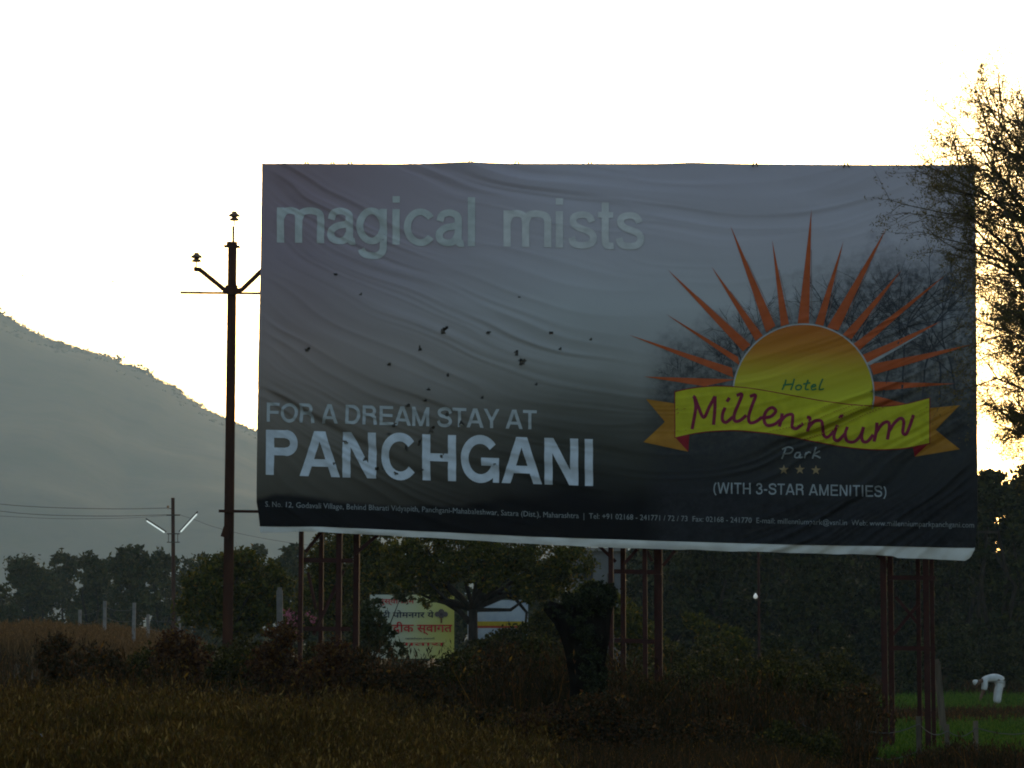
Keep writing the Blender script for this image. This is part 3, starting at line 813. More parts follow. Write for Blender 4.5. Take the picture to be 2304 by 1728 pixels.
# printed bare trees behind the emblem
def printed_trees():
    rng = np.random.RandomState(9); out = []
    def grow(x, y, a, ln, w, lvl):
        n = 5; pts = [(x, y)]
        for i in range(n):
            a += rng.normal() * .10
            x += math.cos(a) * ln / n; y -= math.sin(a) * ln / n
            pts.append((x, y))
        if x > 2192: return
        mx_, my_ = np.mean(pts, axis=0)
        hidden = (np.hypot(mx_ - 1809, my_ - 889) < 178) or (my_ > 835 and 1500 < mx_ < 2110)
        if not hidden: out.append(ribbon(crom(pts, 3), w, 2, lambda t: 1 - .5 * t))
        if lvl > 0:
            for k in range(rng.randint(3, 5)):
                j = rng.randint(2, n + 1)
                grow(pts[j][0], pts[j][1], a + rng.choice([-1, 1]) * rng.uniform(.25, .75), ln * rng.uniform(.5, .75), w * .58, lvl - 1)
    for px, top_ in ((1520, 800), (1560, 770), (1610, 740), (1665, 700), (1720, 680), (1775, 660), (1830, 640), (1885, 620), (1935, 600), (1985, 585), (2030, 590), (2075, 600), (2115, 620), (2150, 640)):
        grow(px, 900, math.pi / 2 + rng.normal() * .08, (900 - top_) * .55, 5.0 if px > 1800 else 3.5, 3)
    patch_mesh('printed_trees', out, ink_mat('dusk_grey_ink', (0.045, 0.045, 0.052)), .003, step=.0002, label='printed silhouettes of bare trees behind the sun emblem')
printed_trees()

# torn flaps curling out of the sheet
rt = random.Random(3)
for i, (px, py, hw, hh, sl) in enumerate(TEARS):
    if hw * hh < 14: continue
    k = rt.uniform(.5, 1.0)
    a, b_, c = (px - hw * k, py + hh * .9), (px + hw * .8, py + hh * (1 - .3 * k)), (px + sl * 4 + rt.uniform(-2, 3), py - hh * rt.uniform(-.1, .35))
    p = [on_banner(np.array(q[0]), np.array(q[1]), .004) for q in (a, b_, c)]
    p[2] = p[2] + N0 * rt.uniform(.05, .11)
    mid = (p[0] + p[1]) / 2 * .35 + p[2] * .65 + N0 * .02
    obj('torn_flap', make_mesh('torn_flap', np.array([p[0], p[1], mid, p[2]]), faces=[(0, 1, 2), (0, 2, 3), (2, 1, 3)]), M['backing'] if i not in (15, 21) else white_vinyl, billboard)

# rope ends knotted over the top rail
for px, py in ((694, 371), (752, 371), (792, 371), (1062, 368), (1166, 370), (1330, 371), (1700, 371), (1905, 373)):
    a = Vector(plane_pts(px, py, .15)); mb = MB(); k = rt.uniform(.7, 1.3)
    mb.tube([a + Vector((-.04 * k, .02, -.05)), a + Vector((-.02, 0, .025 * k)), a + Vector((.02, -.01, .02)), a + Vector((.05 * k, .02, -.05))], [.012, .016, .016, .010], 6)
    mb.build('rope_tie', M['wood'], billboard)
# --- backing sheets, frame and towers
def plane_box(name, pa, pb, front, thick, mat):
    """box between two photo pixels on the billboard plane, from 'front' metres towards the road backwards"""
    a = plane_pts(*pa); b = plane_pts(*pb)
    s0, s1 = sorted([(a - A0) @ E0, (b - A0) @ E0]); z0, z1 = sorted([a[2], b[2]])
    v = []
    for s in (s0, s1):
        for d in (front, front - thick):
            for z in (z0, z1):
                q = A0 + E0 * s + N0 * d; v.append((q[0], q[1], z))
    mb = MB(); mb.add(v, [(0, 1, 3, 2), (4, 6, 7, 5), (0, 4, 5, 1), (2, 3, 7, 6), (0, 2, 6, 4), (1, 5, 7, 3)])
    return mb.build(name, mat, billboard)
def rail(name, pa, pb, mat):
    a = Vector(plane_pts(*pa)); b = Vector(plane_pts(*pb))
    mb = MB()
    v = []
    for q in (a, b):
        for d in (.035, -.035):
            for z in (-.035, .035):
                v.append(q + BN * d + Vector((0, 0, z)))
    mb.add(v, [(0, 1, 3, 2), (4, 6, 7, 5), (0, 4, 5, 1), (2, 3, 7, 6), (0, 2, 6, 4), (1, 5, 7, 3)])
    return mb.build(name, mat, billboard)
xs_ = np.linspace(600, 2188, 9)
for a, b in zip(xs_[:-1], xs_[1:]):
    bs = [plane_pts(x, y, .045) for x, y in ((a + .05, 379), (b - .05, 379), (b - .05, float(ip(EDGE_B, b)) - 6), (a + .05, float(ip(EDGE_B, a)) - 6))]
    bs += [q - N0 * .004 for q in bs]
    obj('backing_sheet', make_mesh('backing_sheet', np.array(bs), faces=[(0, 3, 2, 1), (4, 5, 6, 7), (0, 1, 5, 4), (1, 2, 6, 5), (2, 3, 7, 6), (3, 0, 4, 7)]), M['backing'], billboard)
for y in (375, 640, 905, 1180):
    rail('frame_rail', (597, y), (2192, y + (y - 370) * .065 + 1), M['dark_steel'])
for x in np.linspace(600, 2188, 7):
    plane_box('frame_post', (x - 3.5, 388), (x + 3.5, float(ip(EDGE_B, x)) - 8), -.04, .06, M['dark_steel'])
plane_box('edge_angle', (2190, 381), (2202, 1232), .03, .02, M['dark_steel'])
plane_box('crossarm', (2198, 1194), (2246, 1199), -.02, .05, M['dark_steel'])

def leg_px(px_top, py_top, px_bot, back):
    a = plane_pts(px_top, py_top, -back)
    x, y = a[0] + (px_bot - px_top) / 131.0, a[1]
    return Vector(a), Vector((x, y, gz(x, y) - 0.25))
def strut(name, p0, p1, back, w=.07):
    a = Vector(plane_pts(*p0, -back)); b = Vector(plane_pts(*p1, -back))
    mb = MB(); mb.angle(a, b, w, .008, up=-BN); mb.build(name, M['red_steel'], billboard)
# plane_pts shifts after projection, so compensate the pixel drift of the rear members
def legs(rows):
    for px, top_, pxb, back, w in rows:
        a, b = leg_px(px, top_, pxb, back)
        mb = MB(); mb.angle(b, a + Vector((0, 0, .6)), w, .010, up=-BN); mb.build('tower_leg', M['red_steel'], billboard)
legs([(679, 1180, 676, .12, .075), (700, 1180, 698, 1.0, .075), (766, 1180, 763, .12, .095), (782, 1180, 780, 1.0, .10)])
legs([(1377, 1190, 1377, .12, .08), (1391, 1190, 1391, 1.0, .085), (1453, 1200, 1454, .12, .075), (1470, 1200, 1470, 1.0, .10), (1482, 1200, 1482, .5, .075)])
legs([(1992, 1210, 1994, .12, .10), (2004, 1210, 2005, .9, .09), (2066, 1210, 2067, .9, .075), (2088, 1210, 2090, .12, .10), (2098, 1210, 2100, .5, .07)])
for p0, p1 in [((679, 1264), (790, 1266)), ((680, 1419), (785, 1420)), ((1379, 1290), (1486, 1292)), ((1380, 1446), (1487, 1449)), ((1996, 1304), (2104, 1305)), ((1998, 1463), (2104, 1465))]:
    strut('tower_crossbar', p0, p1, .14, .075)
for p0, p1 in [((684, 1243), (723, 1194)), ((795, 1248), (848, 1204)), ((684, 1288), (702, 1372)), ((702, 1430), (770, 1284)), ((1342, 1230), (1380, 1266)), ((1428, 1232), (1393, 1272)), ((1445, 1233), (1461, 1264)), ((1513, 1236), (1486, 1270)),
               ((2012, 1345), (2068, 1413)), ((2012, 1430), (2068, 1362)), ((1966, 1245), (1996, 1278))]:
    strut('tower_brace', p0, p1, .2, .055)

# ------------------------------------------------------------------ power poles
def insulator(parent, c, s=1.0, name='insulator'):
    c = Vector(c); mb = MB()
    mb.tube([c, c + Vector((0, 0, .14 * s))], .012 * s, 6)
    mb.lathe(c + Vector((0, 0, .10 * s)), [(.03, 0), (.095, .005), (.085, .035), (.045, .06), (.055, .075), (.115, .085), (.10, .115), (.05, .15), (.05, .175), (.02, .18)][:], 14) if s == 1 else \
        mb.lathe(c + Vector((0, 0, .10 * s)), [(r * s, z * s) for r, z in [(.03, 0), (.095, .005), (.085, .035), (.045, .06), (.055, .075), (.115, .085), (.10, .115), (.05, .15), (.05, .175), (.02, .18)]], 10)
    return mb.build(name, M['porcelain'], parent, shade=False)

def build_main_pole():
    d = 60.0; k = F / d
    b = P(511, HORIZON, d); base = Vector((b.x, d, gz(b.x, d)))
    t = thing('power_pole', base, 'tall rust-brown steel power pole with a Y-shaped arm left of the billboard', 'power pole')
    top = P(523, 553, d); top.y = d
    # I-section joist, slightly leaning
    mb = MB(); w, fl, th = .155, .15, .014
    for (cx, cy, sx, sy) in ((0, 0, th, fl), (-w / 2, 0, th, fl), (w / 2, 0, th, fl)): pass
    ax = (top - base)
    def sect(cx, cy, sx, sy, z0=0.0, z1=1.0, grow=1.25):
        v = []
        for f, g in ((z0, grow), (z1, 1.0)):
            o = base + ax * f
            for a, c in ((-1, -1), (1, -1), (1, 1), (-1, 1)):
                v.append(o + Vector(((cx + a * sx / 2) * g, (cy + c * sy / 2), 0)))
        mb.add(v, [(3, 2, 1, 0), (4, 5, 6, 7), (0, 1, 5, 4), (1, 2, 6, 5), (2, 3, 7, 6), (3, 0, 4, 7)])
    sect(0, -.07, w, .016); sect(0, .07, w, .016); sect(0, 0, .03, .124)
    mb.build('pole_shaft', M['rust_steel'], t)
    # cap clamp
    mb = MB(); c = P(522, 549, d)
    mb.box(c + Vector((0, 0, -.05)), (.30, .20, .03), Matrix.Rotation(.05, 3, 'Y')); mb.box(c + Vector((0, 0, .0)), (.19, .19, .07))
    mb.build('top_clamp', M['rust_steel'], t)
    mb = MB(); mb.tube([P(525, 545, d), P(525, 509, d)], .022, 8); mb.build('top_spindle', M['rust_steel'], t)
    insulator(t, P(527, 508, d))
    # V arm
    for pts in ([(508, 655), (498, 646), (450, 607), (438, 605)], [(534, 655), (545, 651), (596, 602), (606, 601)]):
        mb = MB()
        P3 = [P(x, y, d - .11) for x, y in pts]
        for a, c in zip(P3[:-1], P3[1:]):
            ex = (c - a).normalized() * .012
            rot = (c - a).to_track_quat('X', 'Z').to_matrix()
            mb.box((a + c) / 2, ((c - a).length + .03, .05, .085), rot)
        mb.build('v_arm', M['rust_steel'], t)
        insulator(t, P(pts[-1][0] + 4 if pts[-1][0] < 500 else pts[-1][0], pts[-1][1] - 4, d - .11))
    mb = MB(); c = P(522, 651, d); mb.box(c + Vector((0, -.11, 0)), (.24, .03, .13)); mb.build('arm_clamp', M['rust_steel'], t)
    mb = MB(); mb.angle(P(406, 661, d - .13), P(600, 663, d - .13), .045, .008, up=(0, 0, 1)); mb.build('guard_bar', M['rust_steel'], t)
    mb = MB(); mb.angle(P(492, 1153, d - .12), P(640, 1155, d - .12), .055, .008, up=(0, 0, 1)); mb.build('guard_bar', M['rust_steel'], t)
    mb = MB(); mb.box(P(509, 1198, d - .1), (.16, .06, .20), Matrix.Rotation(.3, 3, 'Y')); mb.build('pole_bracket', M['rust_steel'], t)
    return t
build_main_pole()

def glow_mat(name, col, st):
    m, nt, b = new_mat(name)
    b.inputs['Base Color'].default_value = (.85, .88, .86, 1)
    b.inputs['Emission Color'].default_value = (*col, 1); b.inputs['Emission Strength'].default_value = st
    return m
def build_lamp_pole():
    d = 180.0
    b = P(391, HORIZON, d); base = Vector((b.x, d, gz(b.x, d)))
    t = thing('street_lamp', base, 'slender distant pole with two white tube lights spread in a V', 'street lamp')
    top = P(389, 1120, d)
    mb = MB(); mb.tube([base, (base + top) / 2, top], [.13, .115, .10], 8); mb.build('pole_shaft', M['rust_steel'], t)
    mb = MB(); mb.box(P(390, 1159, d - .13), (.78, .06, .07)); mb.build('crossarm', M['dark_steel'], t)
    mb = MB(); mb.box(P(390, 1201, d - .13), (.72, .06, .06)); mb.build('bracket', M['dark_steel'], t)
    mb = MB(); mb.box(P(390, 1220, d - .13), (.74, .06, .05)); mb.build('bracket', M['dark_steel'], t)
    for x in (379, 400):
        mb = MB(); mb.tube([P(x, 1201, d - .14), P(x, 1220, d - .14)], .02, 5); mb.build('bracket_tie', M['dark_steel'], t)
    tube = glow_mat('lit_tube', (.86, 1.0, .93), 0.15)
    for a, c in (((403, 1199), (445, 1153)), ((374, 1199), (328, 1169))):
        pa, pc = P(*a, d - .15), P(*c, d - .15)
        up = Vector((0, 0, .055))
        mb = MB(); mb.tube([pa + up, pc + up], .045, 6); h = mb.build('lamp_housing', M['dark_steel'], t)
        mb = MB(); q = pa + (pc - pa) * .08; r = pa + (pc - pa) * .95
        mb.tube([q - up * .6, r - up * .6], .045, 8); mb.build('lamp_tube', tube, h)
    mb = MB(); mb.tube([P(389, 1146, d), P(379, 1143, d)], .02, 5); mb.build('insulator_pin', M['dark_steel'], t)
    insulator(t, P(378, 1147, d), .9)
    return t
build_lamp_pole()
def cable(label, pts, r=.016):
    p = crom(pts, 6) if len(pts[0]) == 2 else pts
    d = 180.0
    w = [P(x, y, d) for x, y in p]
    mb = MB(); mb.tube(w, r, 5)
    mb.build('overhead_cable', M['wire'], None, label=label, cat='cable', group='cables slung from the distant lamp pole')
cable('upper overhead cable sagging to the left from the distant lamp pole', [(378, 1143), (280, 1145), (150, 1143), (60, 1139), (0, 1134), (-120, 1122)])
cable('middle overhead cable running left from the crossarm of the lamp pole', [(376, 1158), (270, 1161), (150, 1160), (60, 1156), (0, 1150), (-120, 1138)])
cable('lowest thin cable running left below the lamp pole crossarm', [(376, 1160), (270, 1166), (140, 1167), (40, 1163), (-120, 1155)], .01)
cable('faint cable descending to the right from the distant lamp pole', [(404, 1158), (440, 1170), (480, 1185), (560, 1205), (680, 1225), (800, 1235)], .01)

# ------------------------------------------------------------------ vegetation
def clumps(rng, lobes, n, spread=0.22):
    """leaf positions gathered in clumps near the shell of ellipsoid lobes (centre, radii)"""
    vol = np.array([l[1][0] * l[1][2] for l in lobes]); vol = vol / vol.sum()
    out = []
    for (c, r), w in zip(lobes, vol):
        k = max(6, int(n * w)); nc = max(10, int(k / 34))
        d = rand_dirs(rng, nc); rad = rng.uniform(.45, 1.05, nc) ** .6
        cc = np.array(c) + d * rad[:, None] * np.array(r)
        pick = rng.randint(0, nc, k)
        sg = spread * min(r) * (.6 + .8 * rng.rand(nc))[pick]
        out.append(cc[pick] + rng.normal(size=(k, 3)) * sg[:, None] * np.array([1, 1, .7]))
    return np.concatenate(out)

def foliage(name, rng, lobes, n, leaf, mat, parent, aspect=.55, spread=.22, droop=0.0, extra=None):
    c = clumps(rng, lobes, n, spread)
    v, q = leaves_at(rng, c, leaf, aspect, droop)
    return obj(name, make_mesh(name, v, quads=q), mat, parent)

def limbs_mesh(mb, rng, start, ends, r0):
    for e in ends:
        s, e = Vector(start), Vector(e)
        mid = (s + e) / 2 + Vector(rng.normal(size=3) * (e - s).length * .08)
        mb.tube([s, mid, e], [r0, r0 * .7, r0 * .25], 6)

def px_lobes(d, rows, rng, deep=1.0):
    out = []
    k = F / d
    for px, py, rx, ry in rows:
        c = P(px, py, d + rng.uniform(-.5, .5) * rx / k * deep)
        out.append(((c.x, c.y, c.z), (rx / k, max(.5, rx / k * deep), ry / k)))
    return out

def px_tree(name, label, d, base_px, rows, n, leaf, mat, group=None, seed=1, trunk_r=.16, fork=None, cat='tree', limbs=None, spread=.22, aspect=.55, droop=0.0):
    rng = np.random.RandomState(seed)
    bx = X(base_px, d); base = Vector((bx, d, gz(bx, d)))
    t = thing(name, base, label, cat, group)
    lob = px_lobes(d, rows, rng)
    lowest = min(c[2] - r[2] for c, r in lob)
    fk = P(*fork, d) if fork else Vector((bx + rng.normal() * .1, d, max(base.z + .6, lowest)))
    mb = MB(); mid = (base + fk) / 2 + Vector((rng.normal() * .08, 0, 0))
    mb.tube([base - Vector((0, 0, .2)), mid, fk], [trunk_r * 1.25, trunk_r, trunk_r * .85], 9)
    if limbs:
        for path in limbs:
            w = [P(x, y, d + dy) for x, y, dy in path]
            mb.tube(w, list(np.linspace(trunk_r * .62, trunk_r * .2, len(w))), 7)
    ends = [c for c, r in lob]
    limbs_mesh(mb, rng, fk, ends, trunk_r * .5)
    mb.build('trunk', M['bark'], t, shade=True)
    foliage('crown', rng, lob, n, leaf, mat, t, aspect, spread, droop)
    return t

def auto_rows(rng, px, top, hw, bottom, n=8):
    """irregular stack of lobes filling a crown between top and bottom"""
    rows = []
    h = bottom - top
    for i in range(n):
        f = (i + .5) / n
        wdt = hw * (0.45 + 0.75 * math.sin(math.pi * min(1, .15 + f * .8)))
        r = hw * rng.uniform(.38, .6)
        rows.append((px + rng.uniform(-1, 1) * max(2, wdt - r), top + r * .8 + f * (h - r * 1.2), r, r * rng.uniform(.7, .95)))
    return rows

# distant hazy treeline on the left
rngT = np.random.RandomState(21)
ORD = ['leftmost', 'second from the left', 'third from the left', 'fourth from the left', 'fifth from the left', 'sixth from the left', 'seventh from the left', 'eighth from the left', 'ninth from the left', 'tenth from the left', 'eleventh from the left', 'twelfth from the left']
far = [(-25, 1278, 66), (66, 1241, 72), (150, 1234, 52), (203, 1240, 46), (240, 1250, 52), (290, 1223, 62), (358, 1229, 52), (432, 1241, 60), (505, 1250, 58), (585, 1216, 54), (640, 1222, 58)]
for i, (px, top, hw) in enumerate(far):
    d = 225 + 12 * ((i * 7) % 5)
    px_tree('far_tree', 'hazy round-topped tree in the far left treeline, ' + ORD[i] + ' along it', d, px, auto_rows(rngT, px, top, hw, 1500, 12),
            9500, .40, M['leaf_far'], 'trees of the hazy far treeline', 100 + i, .2)
# more of the treeline, behind the towers
far2 = [(720, 1225, 68), (820, 1215, 70), (925, 1252, 68), (1020, 1230, 75), (1130, 1225, 72), (1240, 1235, 72), (1420, 1230, 80)]
nm = ['behind the left tower', 'right of the left tower', 'above the yellow sign', 'behind the forked tree', 'right of the forked tree', 'left of the grey house', 'behind the middle tower']
for i, (px, top, hw) in enumerate(far2):
    px_tree('far_tree', 'dim distant tree closing the view under the billboard, ' + nm[i], 190 + 9 * (i % 3), px, auto_rows(rngT, px, top, hw, 1500, 12),
            9500, .38, M['leaf_far'], 'distant trees under the billboard', 130 + i, .2)
# right-hand dark wood
wood = [(1500, 1190, 85, 150), (1600, 1150, 95, 135), (1715, 1160, 100, 145), (1830, 1140, 100, 132), (1935, 1170, 90, 150), (2040, 1120, 100, 140), (2140, 1090, 90, 150), (2235, 1046, 80, 128), (2340, 1040, 95, 136)]
nw = ['just right of the middle tower', 'second right of the middle tower', 'behind the bulb pole', 'left of the right tower, second from it', 'just left of the right tower', 'directly behind the right tower', 'just right of the right tower', 'topping the gap right of the billboard', 'at the right picture edge']
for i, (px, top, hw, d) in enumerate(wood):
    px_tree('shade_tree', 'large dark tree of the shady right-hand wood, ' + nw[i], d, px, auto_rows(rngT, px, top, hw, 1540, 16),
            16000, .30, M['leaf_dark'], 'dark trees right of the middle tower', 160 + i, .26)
back = [(1480, 1165), (1600, 1150), (1720, 1165), (1840, 1150), (1960, 1165), (2080, 1130), (2190, 1095), (2310, 1085)]
bw = ['beyond the middle tower', 'beyond the second dark tree', 'beyond the bulb pole', 'midway between the towers', 'beyond the left leg of the right tower', 'beyond the right tower', 'beyond the right end of the billboard', 'beyond the right picture edge trees']
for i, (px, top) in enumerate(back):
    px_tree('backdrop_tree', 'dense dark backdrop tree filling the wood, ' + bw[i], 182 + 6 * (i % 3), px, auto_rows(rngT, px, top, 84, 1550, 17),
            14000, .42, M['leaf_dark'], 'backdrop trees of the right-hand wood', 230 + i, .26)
low = [(1470, 1395, 46, 100), (1575, 1365, 52, 96), (1660, 1400, 50, 92), (1760, 1420, 56, 98), (1875, 1410, 56, 100), (2045, 1430, 60, 118), (2150, 1400, 60, 120), (2260, 1420, 66, 122)]
nl = ['right beside the middle tower', 'lit yellow-green at its top', 'left of the bulb pole', 'right of the bulb pole', 'left of the right tower', 'behind the right tower', 'left behind the farm worker', 'right behind the farm worker']
for i, (px, top, hw, d) in enumerate(low):
    px_tree('understorey_bush', 'dusky green bush at the foot of the wood, ' + nl[i], d, px, auto_rows(rngT, px, top, hw, 1570, 9),
            6000, .16, M['leaf_mid'] if i in (0, 1, 2) else M['leaf_dark'], 'bushes at the foot of the wood', 190 + i, .08, cat='bush')
# mid-distance trees left of and under the billboard
px_tree('leafy_tree', 'low olive-green tree behind the foot of the tall power pole', 92, 520, [(455, 1310, 40, 34), (500, 1278, 46, 32), (545, 1270, 46, 34), (590, 1290, 42, 34), (625, 1320, 34, 34), (480, 1345, 52, 36), (560, 1340, 60, 40), (440, 1370, 38, 36), (610, 1370, 40, 36), (520, 1395, 70, 40)],
        17000, .135, M['leaf_mid'], seed=31, trunk_r=.1)
px_tree('leafy_tree', 'loose olive-green tree seen through the left steel tower', 98, 770, [(720, 1262, 38, 34), (760, 1222, 44, 40), (800, 1250, 48, 44), (840, 1225, 44, 38), (870, 1275, 40, 40), (745, 1310, 50, 42), (810, 1320, 46, 40), (700, 1350, 34, 40), (760, 1385, 44, 40), (850, 1310, 36, 34)],
        15000, .14, M['leaf_mid'], seed=32, trunk_r=.12)
px_tree('forked_tree', 'spreading tree with a dark forked trunk beside the yellow sign', 88, 1066, [(905, 1250, 44, 36), (960, 1230, 50, 34), (945, 1290, 42, 32), (1000, 1275, 50, 36), (1030, 1225, 54, 36), (1090, 1250, 56, 44), (1095, 1300, 50, 28), (1150, 1230, 54, 38), (1165, 1290, 50, 36), (1215, 1260, 54, 40), (1240, 1310, 50, 38), (1290, 1265, 50, 40), (1200, 1335, 44, 26), (900, 1318, 30, 28), (965, 1340, 22, 24), (990, 1330, 24, 26)],
        24000, .125, M['leaf_mid'], seed=33, trunk_r=.15, fork=(1064, 1372), limbs=[[(1058, 1400, 0), (1030, 1372, .1), (985, 1345, .2), (945, 1305, .2), (930, 1270, .1)], [(1060, 1372, 0), (1035, 1340, -.2), (1010, 1315, -.3), (1000, 1270, -.3)], [(1066, 1380, 0), (1085, 1345, .1), (1120, 1333, .2), (1160, 1348, .2), (1185, 1378, .2), (1182, 1410, .2)], [(1064, 1375, 0), (1070, 1320, 0), (1075, 1250, 0)]])
px_tree('thorn_shrub', 'thin grey-green thorn shrub in front of the left side of the yellow sign', 72, 855, [(800, 1400, 34, 34), (838, 1380, 28, 40), (862, 1425, 24, 24), (820, 1450, 46, 34), (885, 1462, 30, 18), (905, 1335, 22, 20)], 4600, .11, M['leaf_far'], seed=34, trunk_r=.05, cat='shrub')
px_tree('leafy_shrub', 'green shrub between the forked tree and the dark forked stump', 76, 1215, [(1180, 1440, 46, 36), (1235, 1405, 40, 36), (1250, 1450, 44, 40), (1120, 1450, 44, 30), (1080, 1465, 40, 26)], 8500, .11, M['leaf_green'], seed=35, trunk_r=.05, cat='shrub')

px_tree('leafy_shrub', 'tall dim shrub behind the creeper-clad stump', 84, 1345, [(1330, 1345, 34, 34), (1385, 1365, 34, 36), (1350, 1400, 50, 36), (1415, 1400, 40, 34), (1300, 1400, 40, 36), (1430, 1440, 44, 34)], 8000, .12, M['leaf_mid'], seed=36, trunk_r=.05, cat='shrub')
# pink bougainvillea
def bougainvillea():
    d = 86.0; rng = np.random.RandomState(5)
    b = X(668, d)
    t = thing('flowering_shrub', (b, d, gz(b, d)), 'small shrub with pink blossom beside the left tower leg', 'shrub')
    lob = px_lobes(d, [(660, 1388, 18, 18), (678, 1410, 22, 26), (700, 1400, 16, 20)], rng)
    mb = MB(); limbs_mesh(mb, rng, (b, d, gz(b, d)), [c for c, r in lob], .03); mb.build('stem', M['bark'], t)
    foliage('foliage', rng, lob, 1500, .1, M['leaf_green'], t)
    foliage('blossom', rng, [(c, tuple(k * 1.05 for k in r)) for c, r in lob], 420, .085, M['pink'], t, .8)
bougainvillea()

# the dark forked stump wrapped in creeper
def stump():
    d = 43.6; rng = np.random.RandomState(6)
    b = X(1330, d)
    t = thing('creeper_clad_stump', (b, d, gz(b, d)), 'near-black forked stump wrapped in creeper in front of the middle tower', 'tree stump')
    mb = MB()
    base = Vector((b, d, gz(b, d) - .2))
    mb.tube([base, P(1322, 1600, d), P(1318, 1520, d), P(1308, 1450, d), P(1290, 1412, d), P(1262, 1385, d), P(1230, 1362, d)], [.30, .24, .23, .25, .22, .15, .08], 12)
    mb.tube([P(1316, 1500, d), P(1332, 1430, d), P(1345, 1380, d + .1), P(1372, 1338, d + .1)], [.28, .26, .20, .10], 10)
    mb.tube([P(1310, 1470, d), P(1308, 1410, d - .1), P(1296, 1352, d - .1)], [.22, .2, .08], 9)
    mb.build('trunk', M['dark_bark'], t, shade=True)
    lob = px_lobes(d, [(1345, 1342, 38, 32), (1300, 1352, 34, 24), (1318, 1378, 46, 26), (1290, 1392, 30, 18), (1262, 1382, 18, 10), (1236, 1364, 12, 8), (1316, 1425, 40, 34), (1322, 1470, 36, 34), (1328, 1515, 34, 34), (1330, 1560, 36, 34), (1372, 1335, 16, 22), (1250, 1374, 14, 9)], rng, .75)
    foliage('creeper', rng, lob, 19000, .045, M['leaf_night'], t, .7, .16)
stump()

# hedge of near bushes
def bush(label, px, d, top, hw, mat, n, leaf=.062, seed=1, group='bushes of the roadside hedge', peaks=6):
    rng = np.random.RandomState(seed)
    k = F / d; b = X(px, d); g = gz(b, d)
    t = thing('hedge_bush', (b, d, g), label, 'bush', group)
    bottom = HORIZON + (CAM_Z - g) * k
    rows = auto_rows(rng, px, top, hw, bottom + hw * .2, 9)
    rows += [(px + rng.uniform(-.9, .9) * hw, top + rng.uniform(.15, .5) * (bottom - top), hw * .3, hw * .3) for _ in range(4)]
    lob = px_lobes(d, rows, rng, .8)
    mb = MB()
    for j in range(5): limbs_mesh(mb, rng, (b + rng.normal() * .08, d + rng.normal() * .08, g - .05), [lob[rng.randint(len(lob))][0]], .022)
    # a few bare shoots above the foliage
    for j in range(peaks):
        c, r = lob[rng.randint(0, 4)]
        s = Vector(c); e = s + Vector((rng.normal() * .18, rng.normal() * .1, r[2] * rng.uniform(1.0, 1.7)))
        mb.tube([s, (s + e) / 2 + Vector((.02, 0, 0)), e], [.008, .006, .003], 4)
    mb.build('stem', M['bark'], t)['kind'] = 'stuff'
    foliage('foliage', rng, lob, n, leaf, mat, t, .6, .3)
HB = [('dark bush with a small upright tuft, leftmost of the roadside hedge', 135, 47, 1412, 48, 'leaf_bush'),
      ('low brown-green bush, second from the left in the roadside hedge', 225, 46, 1452, 62, 'leaf_bush'),
      ('green-brown bush below the small concrete posts in the roadside hedge', 320, 47.5, 1440, 66, 'leaf_green'),
      ('rust-brown domed bush below the distant lamp pole', 412, 46, 1402, 60, 'leaf_rust'),
      ('low olive bush at the foot of the tall power pole', 505, 47, 1448, 62, 'leaf_green'),
      ('rust-red peaked bush left of the left steel tower', 612, 46.5, 1385, 60, 'leaf_rust'),
      ('dark brown bush in front of the left steel tower', 715, 46, 1418, 66, 'leaf_rust'),
      ('yellow-flecked dark bush right of the left steel tower', 800, 47, 1440, 62, 'leaf_bush'),
      ('low dark bush in front of the yellow sign', 905, 46, 1478, 74, 'leaf_bush'),
      ('dark bush right of the yellow sign', 1015, 47, 1462, 70, 'leaf_green'),
      ('dark green bush below the blue and white sign', 1120, 46.5, 1440, 70, 'leaf_bush'),
      ('green bush left of the creeper-clad stump', 1215, 47.5, 1425, 60, 'leaf_green'),
      ('low dark bush right of the creeper-clad stump', 1425, 48, 1505, 70, 'leaf_green'),
      ('dark green bush between the middle and right towers, the left one', 1545, 49, 1480, 80, 'leaf_green'),
      ('dark green bush between the middle and right towers, the middle one', 1680, 48, 1475, 84, 'leaf_green'),
      ('dark green bush between the middle and right towers, the right one', 1815, 49, 1490, 80, 'leaf_green'),
      ('low dark bush just left of the right tower', 1920, 48, 1545, 56, 'leaf_bush')]
for i, (lb, px, d, top, hw, m) in enumerate(HB):
    bush(lb, px, d, top, hw * 1.25, M[m], 11500, seed=300 + i)
HB3 = [('dim bush in the second row behind the leftmost hedge bushes', 180, 56, 1448, 70, 'leaf_bush'), ('dim bush in the second row behind the rust-brown domed bush', 455, 58, 1432, 74, 'leaf_green'),
       ('dim bush in the second row right of the tall power pole', 560, 60, 1425, 70, 'leaf_green'), ('dim bush in the second row under the left steel tower', 720, 60, 1440, 84, 'leaf_green'),
       ('dim bush in the second row below the yellow sign', 880, 62, 1492, 90, 'leaf_bush'), ('dim bush in the second row below the blue and white sign', 1090, 62, 1452, 90, 'leaf_green'),
       ('dim bush in the second row behind the creeper-clad stump', 1290, 64, 1432, 84, 'leaf_green'), ('dim bush in the second row under the middle tower', 1440, 64, 1478, 84, 'leaf_green'),
       ('dim bush in the second row right of the middle tower', 1590, 66, 1440, 90, 'leaf_green'), ('dim bush in the second row near the bulb pole', 1740, 66, 1450, 90, 'leaf_green'), ('dim bush in the second row left of the right tower', 1880, 68, 1470, 80, 'leaf_green')]
for i, (lb, px, d, top, hw, m) in enumerate(HB3):
    bush(lb, px, d, top, hw * 1.15, M[m], 8500, .085, seed=380 + i, group='second row of bushes behind the hedge', peaks=4)
